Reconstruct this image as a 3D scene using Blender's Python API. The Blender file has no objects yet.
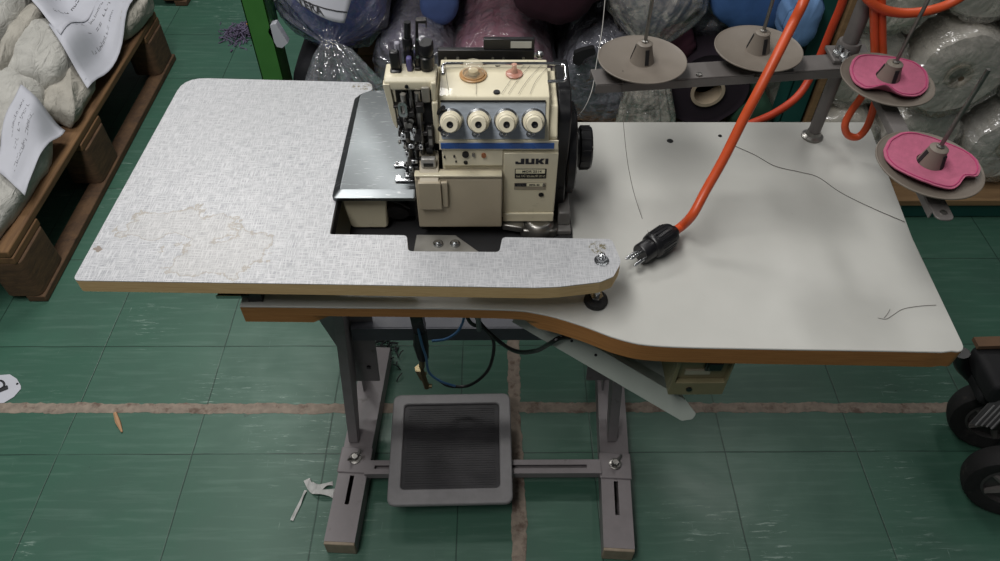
import bpy, math, random
from mathutils import Vector, Matrix, noise
PI = math.pi
C = bpy.context.scene.collection
# ---------------------------------------------------------------- camera model
CR = Vector((0.99996, -0.00755, 0.00568))
CD = Vector((-0.00187, -0.74772, -0.66401))
CF = Vector((0.00926, 0.66397, -0.7477))
CH, FPX = 1.4841, 727.0
def at(u, v, x=None, y=None, z=None):
    """the point on a plane x=, y= or z= that lies on the sight line of pixel u, v"""
    d = CF + CR * ((u - 500) / FPX) + CD * ((v - 280.5) / FPX)
    if z is not None: t = (z - CH) / d.z
    elif y is not None: t = y / d.y
    else: t = x / d.x
    return Vector((0, 0, CH)) + d * t
# ---------------------------------------------------------------- materials
def lin(c):
    return tuple(((v / 255) / 12.92 if v / 255 <= .04045 else ((v / 255 + .055) / 1.055) ** 2.4) for v in c) + (1,)
class NT:
    def __init__(s, name):
        s.m = bpy.data.materials.new(name); s.m.use_nodes = True
        s.t = s.m.node_tree; s.n = s.t.nodes; s.l = s.t.links
        s.n.clear()
        s.out = s.n.new('ShaderNodeOutputMaterial'); s.b = s.n.new('ShaderNodeBsdfPrincipled')
        s.l.new(s.b.outputs[0], s.out.inputs[0])
        s._c = None
    def node(s, t, **kw):
        n = s.n.new(t)
        for k, v in kw.items(): setattr(n, k, v)
        return n
    def put(s, sock, v):
        if hasattr(v, 'is_output') or isinstance(v, bpy.types.NodeSocket): s.l.new(v, sock)
        else: sock.default_value = v
    def coord(s, scale=(1, 1, 1), kind='Object', rot=(0, 0, 0), loc=(0, 0, 0)):
        if s._c is None: s._c = s.node('ShaderNodeTexCoord')
        mp = s.node('ShaderNodeMapping'); mp.inputs['Scale'].default_value = scale
        mp.inputs['Rotation'].default_value = rot; mp.inputs['Location'].default_value = loc
        s.l.new(s._c.outputs[kind], mp.inputs[0]); return mp.outputs[0]
    def noise(s, vec, scale, detail=3, rough=.55, dist=0):
        n = s.node('ShaderNodeTexNoise'); s.l.new(vec, n.inputs['Vector'])
        n.inputs['Scale'].default_value = scale; n.inputs['Detail'].default_value = detail
        n.inputs['Roughness'].default_value = rough; n.inputs['Distortion'].default_value = dist
        return n.outputs[0]
    def math(s, op, a, b=0, c=0, clamp=False):
        n = s.node('ShaderNodeMath', operation=op); n.use_clamp = clamp
        s.put(n.inputs[0], a); s.put(n.inputs[1], b); s.put(n.inputs[2], c); return n.outputs[0]
    def ramp(s, v, a, b, lo=0, hi=1):
        n = s.node('ShaderNodeMapRange'); n.inputs[1].default_value = a; n.inputs[2].default_value = b
        n.inputs[3].default_value = lo; n.inputs[4].default_value = hi
        s.l.new(v, n.inputs[0]); return n.outputs[0]
    def mix(s, f, a, b):
        n = s.node('ShaderNodeMix', data_type='RGBA'); s.put(n.inputs[0], f)
        s.put(n.inputs[6], a); s.put(n.inputs[7], b); return n.outputs[2]
    def sep(s, vec):
        n = s.node('ShaderNodeSeparateXYZ'); s.l.new(vec, n.inputs[0]); return n.outputs
    def bump(s, h, strength=.3, dist=.001):
        n = s.node('ShaderNodeBump'); n.inputs['Strength'].default_value = strength
        n.inputs['Distance'].default_value = dist; s.l.new(h, n.inputs['Height'])
        s.l.new(n.outputs[0], s.b.inputs['Normal'])
    def set(s, rough=None, metal=None, coat=None, spec=None):
        if rough is not None: s.put(s.b.inputs['Roughness'], rough)
        if metal is not None: s.b.inputs['Metallic'].default_value = metal
        if coat is not None: s.b.inputs['Coat Weight'].default_value = coat
        if spec is not None: s.b.inputs['Specular IOR Level'].default_value = spec
def plain(name, c, rough=.5, metal=0, var=.12, scale=30, bump=0, bscale=None, stretch=(1, 1, 1), coat=0, rvar=.08, dirt=None, spec=None):
    s = NT(name); co = s.coord(stretch)
    n = s.noise(co, scale)
    dark = tuple(max(0, v * (1 - var)) for v in lin(c)[:3]) + (1,); lite = tuple(min(1, v * (1 + var)) for v in lin(c)[:3]) + (1,)
    col = s.mix(s.ramp(n, .3, .7), dark, lite)
    if dirt:
        d = s.noise(s.coord(stretch, loc=(3, 1, 2)), dirt[1], 5, .65)
        col = s.mix(s.ramp(d, dirt[2], dirt[2] + .12), col, lin(dirt[0]))
    s.put(s.b.inputs['Base Color'], col)
    s.set(s.ramp(n, .3, .7, max(.02, rough - rvar), min(1, rough + rvar)), metal, coat, spec)
    if bump: s.bump(s.noise(co, bscale or scale * 3, 4), bump)
    return s.m
def wood(name, c1, c2, stretch, rough=.6, scale=1, dirt=None):
    s = NT(name); co = s.coord(stretch)
    n = s.noise(co, scale, 5, .6, .6); n2 = s.noise(co, scale * 5, 3, .6)
    f = s.math('ADD', s.math('MULTIPLY', n, .7), s.math('MULTIPLY', n2, .3))
    col = s.mix(s.ramp(f, .35, .65), lin(c1), lin(c2))
    if dirt:
        d = s.noise(s.coord((1, 1, 1)), dirt[1], 5, .7)
        col = s.mix(s.ramp(d, dirt[2], dirt[2] + .15), col, lin(dirt[0]))
    s.put(s.b.inputs['Base Color'], col); s.set(rough); s.bump(f, .25); return s.m
def film(name, tint, haze=.15, gloss=.3, streak=34):
    """thin clear plastic: mostly see-through, partly milky, with a shiny crumpled surface"""
    s = NT(name); co = s.coord(); s.n.remove(s.b)
    n = s.noise(co, streak, 4, .6, 1.0)
    tr = s.node('ShaderNodeBsdfTransparent'); di = s.node('ShaderNodeBsdfDiffuse'); gl = s.node('ShaderNodeBsdfAnisotropic')
    di.inputs[0].default_value = lin(tint); gl.inputs[0].default_value = (.9, .9, .92, 1); gl.inputs['Roughness'].default_value = .16
    bp = s.node('ShaderNodeBump'); bp.inputs['Strength'].default_value = 1; bp.inputs['Distance'].default_value = .012
    s.l.new(s.noise(co, streak * .55, 3, .55, 1.6), bp.inputs['Height'])
    s.l.new(bp.outputs[0], di.inputs['Normal']); s.l.new(bp.outputs[0], gl.inputs['Normal'])
    lw = s.node('ShaderNodeLayerWeight'); lw.inputs[0].default_value = .3; s.l.new(bp.outputs[0], lw.inputs['Normal'])
    m1 = s.node('ShaderNodeMixShader'); s.l.new(s.ramp(n, .35, .75, haze * .4, haze * 2), m1.inputs[0]); s.l.new(tr.outputs[0], m1.inputs[1]); s.l.new(di.outputs[0], m1.inputs[2])
    m2 = s.node('ShaderNodeMixShader'); s.l.new(s.math('ADD', gloss * .35, s.math('MULTIPLY', lw.outputs['Fresnel'], gloss * 1.6), clamp=True), m2.inputs[0]); s.l.new(m1.outputs[0], m2.inputs[1]); s.l.new(gl.outputs[0], m2.inputs[2])
    s.l.new(m2.outputs[0], s.out.inputs[0]); return s.m
# ---------------------------------------------------------------- mesh building
def catmull(P, n=6, closed=False):
    P = [Vector(p) for p in P]; m = len(P); o = []
    rng = range(m) if closed else range(m - 1)
    for i in rng:
        if closed: a, b, c, d = P[(i - 1) % m], P[i], P[(i + 1) % m], P[(i + 2) % m]
        else: a, b, c, d = P[max(i - 1, 0)], P[i], P[i + 1], P[min(i + 2, m - 1)]
        for k in range(n):
            t = k / n
            o.append(.5 * ((2 * b) + (c - a) * t + (2 * a - 5 * b + 4 * c - d) * t * t + (3 * b - a - 3 * c + d) * t ** 3))
    if not closed: o.append(P[-1])
    return o
def fillet(pts, r, n=5):
    """round the corners of a closed 2D outline; r is one radius or one per corner"""
    o = []; m = len(pts)
    for i in range(m):
        p = Vector(pts[i]).to_2d(); a = Vector(pts[i - 1]).to_2d(); b = Vector(pts[(i + 1) % m]).to_2d()
        q = r[i] if isinstance(r, (list, tuple)) else r
        da, db = (a - p), (b - p); la, lb = da.length, db.length
        if q <= 0 or la < 1e-6 or lb < 1e-6: o.append(p); continue
        ang = da.angle(db); t = min(q / math.tan(ang / 2), la * .48, lb * .48) if ang < 3.1 else 0
        if t < 1e-6: o.append(p); continue
        s, e = p + da / la * t, p + db / lb * t
        for k in range(n + 1):
            f = k / n; o.append((1 - f) ** 2 * s + 2 * f * (1 - f) * p + f * f * e)
    return o
class MB:
    def __init__(s): s.v = []; s.f = []
    def add(s, vs, fs):
        b = len(s.v); s.v += [Vector(v) for v in vs]; s.f += [tuple(i + b for i in f) for f in fs]; return s
    def box(s, a, b, M=None):
        a, b = Vector(a), Vector(b)
        vs = [Vector((x, y, z)) for z in (a.z, b.z) for y in (a.y, b.y) for x in (a.x, b.x)]
        if M: vs = [M @ v for v in vs]
        return s.add(vs, [(0, 2, 3, 1), (4, 5, 7, 6), (0, 1, 5, 4), (2, 6, 7, 3), (0, 4, 6, 2), (1, 3, 7, 5)])
    def cbox(s, c, d, M=None):
        c, d = Vector(c), Vector(d) / 2; return s.box(c - d, c + d, M)
    def prism(s, out, a, b, axis='z', M=None):
        """closed outline extruded from a to b; axis x: outline is (y,z); y: (x,z); z: (x,y)"""
        n = len(out); vs = []
        for h in (a, b):
            for p in out:
                v = {'z': (p[0], p[1], h), 'y': (p[0], h, p[1]), 'x': (h, p[0], p[1])}[axis]
                vs.append(M @ Vector(v) if M else Vector(v))
        fs = [tuple(range(n))[::-1], tuple(range(n, 2 * n))] + [(i, (i + 1) % n, n + (i + 1) % n, n + i) for i in range(n)]
        return s.add(vs, fs)
    def rings(s, R, cap=True, closed=False):
        n = len(R[0]); b = [v for r in R for v in r]; m = len(R); fs = []
        for i in range(m if closed else m - 1):
            j = (i + 1) % m
            for k in range(n): fs.append((i * n + k, i * n + (k + 1) % n, j * n + (k + 1) % n, j * n + k))
        if cap and not closed: fs += [tuple(range(n))[::-1], tuple((m - 1) * n + k for k in range(n))]
        return s.add(b, fs)
    def tube(s, P, r, seg=8, closed=False, cap=True, squash=None):
        P = [Vector(p) for p in P]; R = []; up = None; m = len(P)
        for i, p in enumerate(P):
            t = ((P[(i + 1) % m] - P[i - 1]) if closed else (P[min(i + 1, m - 1)] - P[max(i - 1, 0)]))
            if t.length < 1e-9: t = Vector((0, 0, 1))
            t.normalize()
            if up is None: up = t.orthogonal().normalized()
            up = up - t * up.dot(t)
            up = up.normalized() if up.length > 1e-6 else t.orthogonal().normalized()
            w = t.cross(up); q = r[i] if isinstance(r, (list, tuple)) else r
            R.append([p + (up * math.cos(2 * PI * k / seg) + w * math.sin(2 * PI * k / seg)) * q for k in range(seg)])
        return s.rings(R, cap, closed)
    def cyl(s, a, b, r, r2=None, seg=20):
        return s.tube([a, b], [r, r if r2 is None else r2], seg)
    def lathe(s, prof, o=(0, 0, 0), axis=(0, 0, 1), seg=28, a0=0, a1=2 * PI, cap=True):
        """profile of (radius, height along axis)"""
        o, ax = Vector(o), Vector(axis).normalized(); u = ax.orthogonal().normalized(); w = ax.cross(u); R = []
        for r, h in prof:
            r = max(r, 1e-5); R.append([o + ax * h + (u * math.cos(2 * PI * k / seg) + w * math.sin(2 * PI * k / seg)) * r for k in range(seg)])
        return s.rings(R, cap)
    def ball(s, c, r, seg=14, rings=9, sq=(1, 1, 1)):
        R = []
        for i in range(rings + 1):
            t = PI * i / rings
            R.append([Vector(c) + Vector((math.cos(2 * PI * k / seg) * math.sin(t) * sq[0], math.sin(2 * PI * k / seg) * math.sin(t) * sq[1], -math.cos(t) * sq[2])) * max(r, 1e-5) for k in range(seg)])
        return s.rings(R, True)
    def grid(s, fn, nu, nv, th=0):
        """sheet fn(u,v)->Vector; th adds thickness below"""
        vs = [Vector(fn(i / nu, j / nv)) for j in range(nv + 1) for i in range(nu + 1)]; W = nu + 1
        fs = [(j * W + i, j * W + i + 1, (j + 1) * W + i + 1, (j + 1) * W + i) for j in range(nv) for i in range(nu)]
        if th:
            N = len(vs); nr = [Vector() for _ in vs]
            for f in fs:
                k = (vs[f[1]] - vs[f[0]]).cross(vs[f[3]] - vs[f[0]])
                for q in f: nr[q] += k
            vs += [v - (n.normalized() if n.length > 0 else Vector((0, 0, 1))) * th for v, n in zip(vs, nr)]
            fs += [tuple(q + N for q in f)[::-1] for f in fs]
            bd = [i for i in range(W)] + [j * W + nu for j in range(1, nv + 1)] + [nv * W + i for i in range(nu - 1, -1, -1)] + [j * W for j in range(nv - 1, 0, -1)]
            fs += [(bd[i], bd[i] + N, bd[(i + 1) % len(bd)] + N, bd[(i + 1) % len(bd)]) for i in range(len(bd))]
        return s.add(vs, fs)
    def build(s, name, m, parent=None, bevel=0, seg=2, smooth=True, ang=38, sub=0):
        me = bpy.data.meshes.new(name); org = Vector(parent_loc(parent))
        me.from_pydata([v - org for v in s.v], [], s.f); me.validate(); me.update()
        import bmesh
        bm = bmesh.new(); bm.from_mesh(me); bmesh.ops.recalc_face_normals(bm, faces=bm.faces); bm.to_mesh(me); bm.free()
        if smooth:
            me.shade_smooth()
            if not sub: me.set_sharp_from_angle(angle=math.radians(ang))
        me.materials.append(m)
        o = bpy.data.objects.new(name, me); C.objects.link(o)
        if parent: o.parent = parent
        if bevel:
            b = o.modifiers.new('bevel', 'BEVEL'); b.width = bevel; b.segments = seg; b.limit_method = 'ANGLE'; b.angle_limit = math.radians(40)
        if sub:
            q = o.modifiers.new('sub', 'SUBSURF'); q.levels = q.render_levels = sub
        return o
def parent_loc(p):
    v = Vector((0, 0, 0))
    while p is not None: v += p.location; p = p.parent
    return v
def thing(name, label, cat, loc, group=None):
    o = bpy.data.objects.new(name, None); C.objects.link(o); o.location = loc; o.empty_display_size = .05
    return tag(o, label, cat, group)
def tag(o, label, cat, group=None):
    o['label'] = label; o['category'] = cat
    if group: o['group'] = group
    return o
def struct(o): o['kind'] = 'structure'; return o
def lettering(text, size, M, m, parent, sx=1, bold=0, name='lettering', depth=.0002):
    cu = bpy.data.curves.new('text', 'FONT'); cu.body = text; cu.size = size; cu.align_x = 'CENTER'; cu.align_y = 'CENTER'; cu.extrude = depth; cu.offset = bold
    t = bpy.data.objects.new('text', cu); C.objects.link(t); bpy.context.view_layer.update()
    me = bpy.data.meshes.new_from_object(t); bpy.data.objects.remove(t)
    org = Vector(parent_loc(parent))
    for v in me.vertices: v.co = (M @ Vector((v.co.x * sx, v.co.y, v.co.z))) - org
    me.materials.clear(); me.materials.append(m)
    o = bpy.data.objects.new(name, me); C.objects.link(o); o.parent = parent; return o
def frame(o, x, y):
    """matrix of a flat plate at o with its own right x and up y"""
    x, y = Vector(x).normalized(), Vector(y).normalized(); z = x.cross(y)
    return Matrix(((x.x, y.x, z.x, o[0]), (x.y, y.y, z.y, o[1]), (x.z, y.z, z.z, o[2]), (0, 0, 0, 1)))
def fbm(p, s=1): return noise.fractal(Vector(p) * s, .8, 2.0, 4)
def scribble(M, length, h, seed, m, parent, words=(7, 5, 8), name='lettering', wob=0, fn=None):
    """a line of print too small or too crumpled to read: rows of little strokes"""
    R = random.Random(seed); b = MB(); n = sum(words) + .8 * (len(words) - 1); a = length / n; x = 0
    for w in words:
        for k in range(w):
            kind = R.randrange(5); t = a * .16; hh = h * (1 if R.random() < .3 else .72)
            if kind != 3: b.box((x + a * .1, 0, 0), (x + a * .1 + t, hh, .0003), M)
            if kind in (0, 3): b.box((x + a * .1, hh - t, 0), (x + a * .8, hh, .0003), M)
            if kind in (1, 3, 4): b.box((x + a * .1, 0, 0), (x + a * .8, t, .0003), M)
            if kind in (0, 1, 2): b.box((x + a * .7, 0, 0), (x + a * .7 + t, hh * .72, .0003), M)
            if kind == 2: b.box((x + a * .1, hh * .5, 0), (x + a * .8, hh * .5 + t, .0003), M)
            x += a
        x += a * .8
    if fn: b.v = [fn(v) for v in b.v]
    return b.build(name, m, parent, smooth=False)
# ---------------------------------------------------------------- materials used
GREY_PAINT = plain('grey_stand_paint', (128, 122, 124), .45, 0, .06, 40, .05, dirt=((92, 86, 84), 26, .62))
DARK_GREY = plain('dark_grey_paint', (98, 98, 101), .5, 0, .08, 30)
BLACK = plain('black_plastic', (20, 20, 23), .35, 0, .2, 50)
BLACK_MATT = plain('black_rubber', (24, 24, 26), .75, 0, .2, 70, .1)
TYRE = plain('black_tyre_rubber', (26, 25, 26), .8, 0, .25, 60, .3, dirt=((52, 48, 46), 30, .6))
CREAM = plain('cream_enamel', (214, 206, 180), .32, 0, .03, 30, 0, coat=.3, dirt=((176, 160, 124), 18, .68))
CREAM2 = plain('beige_grey_enamel', (176, 165, 144), .4, 0, .04, 25, coat=.15)
CREAM3 = plain('ivory_plastic', (222, 214, 190), .4, 0, .05, 40)
STEEL = plain('polished_steel', (186, 188, 190), .24, 1, .1, 60, .02, rvar=.08)
STEEL_D = plain('dull_steel', (150, 148, 144), .4, 1, .15, 60)
GUN = plain('oily_dark_steel', (64, 62, 62), .38, .8, .3, 90, .1)
PLASTIC_TAUPE = plain('taupe_plastic', (116, 108, 99), .5, 0, .04, 40)
ORANGE = plain('orange_cable_rubber', (200, 80, 40), .42, 0, .1, 30)
PINK = plain('pink_foam', (170, 90, 116), .95, 0, .1, 120, .5, 400)
THREAD = plain('grey_thread', (96, 92, 88), .8)
THREAD_W = plain('pale_thread', (176, 174, 170), .7)
WHITE_PAPER = plain('white_paper', (190, 192, 201), .7, 0, .03, 20)
INK = plain('black_ink', (34, 34, 40), .6)
# ---------------------------------------------------------------- floor
def floor_mat():
    s = NT('green_vinyl_tiles'); co = s.coord(); x, y, z = s.sep(co)
    T = .3
    tx = s.math('DIVIDE', s.math('ADD', x, .97673), T); ty = s.math('DIVIDE', s.math('SUBTRACT', y, .79798), T)
    wob = s.math('MULTIPLY', s.math('SUBTRACT', s.noise(co, 9, 2), .5), .012)
    def seam(t):
        f = s.math('ABSOLUTE', s.math('SUBTRACT', s.math('FRACT', s.math('ADD', s.math('ADD', t, wob), .5)), .5))
        return s.ramp(f, .0025, .006, 1, 0)
    sm = s.math('MAXIMUM', seam(tx), seam(ty))
    sm = s.math('MULTIPLY', sm, s.ramp(s.noise(co, 7, 3), .3, .5, .35, 1))
    cid = s.node('ShaderNodeCombineXYZ'); s.l.new(s.math('FLOOR', tx), cid.inputs[0]); s.l.new(s.math('FLOOR', ty), cid.inputs[1])
    wn = s.node('ShaderNodeTexWhiteNoise'); s.l.new(cid.outputs[0], wn.inputs[0])
    base = s.mix(wn.outputs[0], lin((58, 96, 80)), lin((67, 105, 89)))
    n = s.noise(co, 5, 5, .6, .4)
    base = s.mix(s.ramp(n, .35, .7, 0, .6), base, lin((50, 84, 71)))
    streak = s.noise(s.coord((1.2, 14, 1)), 5, 4, .6, .3)
    base = s.mix(s.ramp(streak, .5, .75, 0, .35), base, lin((100, 130, 117)))
    patch = s.noise(s.coord(loc=(4, 2, 0)), 2.6, 2)
    sc1 = s.math('MULTIPLY', s.ramp(s.noise(s.coord((3, 26, 1), loc=(7, 3, 0)), 5, 5, .75, .5), .58, .66), s.ramp(patch, .53, .62))
    sc2 = s.math('MULTIPLY', s.ramp(s.noise(s.coord((26, 3, 1), loc=(1, 9, 0)), 5, 5, .75, .4), .66, .74), s.ramp(patch, .44, .58))
    scuff = s.math('MAXIMUM', sc1, sc2)
    base = s.mix(s.math('MULTIPLY', scuff, .65), base, lin((150, 172, 162)))
    dk = s.ramp(s.noise(s.coord(loc=(5, 5, 5)), 16, 4, .7), .70, .76)
    base = s.mix(s.math('MULTIPLY', dk, .6), base, lin((24, 40, 36)))
    base = s.mix(s.math('MULTIPLY', sm, .8), base, lin((22, 42, 36)))
    s.put(s.b.inputs['Base Color'], base)
    s.set(s.ramp(n, .3, .7, .34, .5), spec=.5)
    s.bump(s.math('SUBTRACT', s.math('MULTIPLY', s.noise(co, 60, 4), .25), sm), .25, .002)
    return s.m
FLOOR = floor_mat()
f = MB(); f.box((-4, -1.2, -.05), (4, 6, 0)); struct(f.build('floor', FLOOR))
FILL = plain('sandy_mortar', (140, 128, 116), .9, 0, .22, 60, .6, 150, dirt=((104, 88, 78), 26, .52))
def ragged(name, P, hw, seed):
    """a mortar-filled cut in the tiles along the polyline P"""
    P = [Vector(p) for p in P]; L = []; random.seed(seed)
    pts = []
    for i in range(len(P) - 1):
        n = max(2, int((P[i + 1] - P[i]).length / .008))
        pts += [P[i].lerp(P[i + 1], k / n) for k in range(n)]
    pts.append(P[-1]); R = []
    for i, p in enumerate(pts):
        t = (pts[min(i + 1, len(pts) - 1)] - pts[max(i - 1, 0)]).normalized(); w = Vector((-t.y, t.x, 0))
        a = hw * (1 + .24 * fbm((p.x + seed, p.y, 0), 14) + random.uniform(-.12, .12)); b = hw * (1 + .24 * fbm((p.x, p.y + seed, 3), 14) + random.uniform(-.12, .12))
        R.append([p + w * a + Vector((0, 0, .0004)), p + w * a * .9 + Vector((0, 0, .0012 + .0005 * (seed > 3))), p - w * b * .9 + Vector((0, 0, .0012 + .0005 * (seed > 3))), p - w * b + Vector((0, 0, .0004))])
    m = MB(); n = 4; vs = [v for r in R for v in r]; fs = []
    for i in range(len(R) - 1):
        for k in range(3): fs.append((i * 4 + k, i * 4 + k + 1, i * 4 + 4 + k + 1, i * 4 + 4 + k))
    m.add(vs, fs); return struct(m.build(name, FILL))
ragged('trim_1', [(-2.2, .93, 0), (-1.16, .92, 0), (-.4, .915, 0), (0, .917, 0), (.5, .914, 0), (1.0, .912, 0), (2.6, .905, 0)], .0135, 1)
ragged('trim_2', [(.05, 1.35, 0), (.05, 1.05, 0), (.049, .9, 0), (.055, .69, 0), (.05, .55, 0), (.055, .2, 0)], .0145, 5)
# ---------------------------------------------------------------- sewing table on its steel stand
def laminate():
    s = NT('white_laminate'); co = s.coord(); n = s.noise(co, 7, 4, .6)
    col = s.mix(s.ramp(n, .35, .7), lin((186, 186, 181)), lin((178, 178, 173)))
    d = s.noise(s.coord(loc=(2, 7, 0)), 55, 3, .7)
    col = s.mix(s.ramp(d, .73, .78, 0, .35), col, lin((140, 134, 126)))
    s.put(s.b.inputs['Base Color'], col); s.set(s.ramp(n, .3, .7, .36, .46)); return s.m
LAM = laminate()
EDGE = wood('oak_edge_band', (150, 98, 52), (176, 122, 70), (6, 6, 160), .45, 3)
CHIP = wood('raw_chipboard_edge', (216, 186, 138), (194, 160, 112), (14, 14, 320), .75, 2)
UNDER = plain('grey_backing', (120, 116, 110), .7)
TZ = .78
T = thing('sewing_table', 'white sewing table with wavy oak-edged front on a grey slotted steel stand', 'table', (.1, .74, 0))
front = [(-.318, .583), (-.2, .581), (.0, .577), (.058, .570), (.107, .552), (.153, .530), (.2, .5195), (.319, .515), (.45, .512), (.550, .509)]
fr = [tuple(p.xy) for p in catmull([(x, y, 0) for x, y in front], 5)]
out = fr[:-1] + fillet([(.5665, .5065), (.5755, .70), (.606, .966), (-.30, .966), (-.318, .75)], [.014, 0, .01, .01, 0], 5)
m = MB(); m.prism(out, TZ - .003, TZ); m.build('tabletop', LAM, T, .0008, 1)
low = []
for x, y in out:
    if y < .60 and -.225 < x < .055:
        k = min(1, (x + .225) / .05, (.055 - x) / .05); low.append((x, y + .035 * k))
    else: low.append((x, y))
m = MB(); m.prism(out, TZ - .018, TZ - .003); m.prism(low, TZ - .031, TZ - .018)
m.build('edge_band', EDGE, T)
def hollow_bar(name, M, w, L, h, slots, mat_, parent, t=.0035, y0=0):
    """an open channel along +y, its top face pierced by slots (y start, y end, width)"""
    m = MB(); cuts = sorted(slots); y = y0
    for a, b, sw in cuts:
        m.box((-w / 2, y, h - t), (w / 2, a, h), M); m.box((-w / 2, a, h - t), (-sw / 2, b, h), M); m.box((sw / 2, a, h - t), (w / 2, b, h), M); y = b
    m.box((-w / 2, y, h - t), (w / 2, L, h), M)
    for sx in (-1, 1): m.box((sx * w / 2 - (t if sx > 0 else 0), y0, 0), (sx * w / 2 + (t if sx < 0 else 0), L, h - t), M)
    m.box((-w / 2 + t, y0 + .002, 0), (w / 2 - t, L - .002, .004), M)
    return m.build(name, mat_, parent)
CAPW = plain('worn_foot_cap', (150, 136, 118), .7, 0, .15, 60)
def foot(a, b, w, slot):
    a, b = Vector(a), Vector(b); d = b - a; ang = math.atan2(d.y, d.x) - PI / 2
    M = Matrix.Translation(a) @ Matrix.Rotation(ang, 4, 'Z')
    o = hollow_bar('foot', M, w, d.length, .046, [slot], GREY_PAINT, T, y0=.006)
    e = MB(); e.box((-w / 2, 0, .001), (w / 2, .007, .0455), M); e.build('end_cap', CAPW, o, .002)
    p = MB(); p.box((-w / 2 - .003, .155, .046), (w / 2 + .003, .215, .0495), M); p.build('clamp_plate', GREY_PAINT, o, .002)
    c = M @ Vector((0, .188, .0495))
    n = MB(); n.lathe([(.0001, 0), (.0135, 0), (.0135, .0022), (.0110, .0035), (.0001, .0035)], c); n.lathe([(.0085, .004), (.0085, .009), (.007, .0105), (.0001, .0108)], c, seg=6)
    for s in (-1, 1): n.tube([c + Vector((s * .005, .004 * s, .008)), c + Vector((s * .010, .009 * s, .012)), c + Vector((s * .012, .013 * s, .018))], [.003, .0035, .002], 8)
    n.build('wing_bolt', STEEL_D, o)
    return o, M
foot((-.310, .572, 0), (-.283, 1.06, 0), .062, (.085, .15, .009))
foot((.250, .556, 0), (.281, 1.03, 0), .062, (.075, .15, .009))
Mx = Matrix.Translation(Vector((-.275, .736, .036))) @ Matrix.Rotation(-PI / 2, 4, 'Z')
hollow_bar('crossbar', Mx, .032, .505, .019, [(.02, .075, .008), (.30, .475, .008)], GREY_PAINT, T)
def column(x, s):
    """leaning channel leg: narrow front flange, back plate to the inner side"""
    fl = [(.797, .0505), (.815, .0505), (.922, .34), (.922, .749), (.892, .749), (.900, .34)]
    m = MB(); m.prism(fl, x - s * .010, x + s * .0105, 'x')
    o = m.build('leg', GREY_PAINT, T, .001)
    bk = [(.905, .13), (.911, .13), (.952, .30), (.960, .40), (.960, .749), (.954, .749), (.954, .40), (.946, .30)]
    m = MB(); m.prism(bk, x + s * .004, x + s * .056, 'x')
    m.prism([(.815, .0505), (.838, .0505), (.952, .25), (.960, .34), (.960, .749), (.921, .749), (.921, .34)], x + s * .005, x + s * .0085, 'x')
    m.prism([(.93, .0505), (.99, .0505), (.952, .16), (.945, .16)], x + s * .006, x + s * .010, 'x')
    w = m.build('web', GREY_PAINT, o, .0008)
    h = MB(); c = Vector((x + s * .036, .915, .172)); h.cyl(c, c + Vector((0, -.004, -.0005)), .0045, seg=12); h.build('bolt', BLACK, w)
    g = MB(); g.prism([(x - s * .009, .22), (x - s * .009, .749), (x - s * .055, .749), (x - s * .052, .40), (x - s * .03, .31)], .905, .910, 'y')
    g.build('gusset', GREY_PAINT, o)
    t = MB(); t.box((x - .05, .85, .7455), (x + .05, .965, .749)); t.build('top_plate', DARK_GREY, o)
column(-.308, 1); column(.262, -1)
m = MB(); m.box((-.296, .925, .252), (.255, .929, .292)); m.box((-.296, .929, .288), (.255, .966, .292)); m.build('rear_rail', plain('slate_blue_steel', (96, 98, 106), .5), T, .001)
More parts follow.
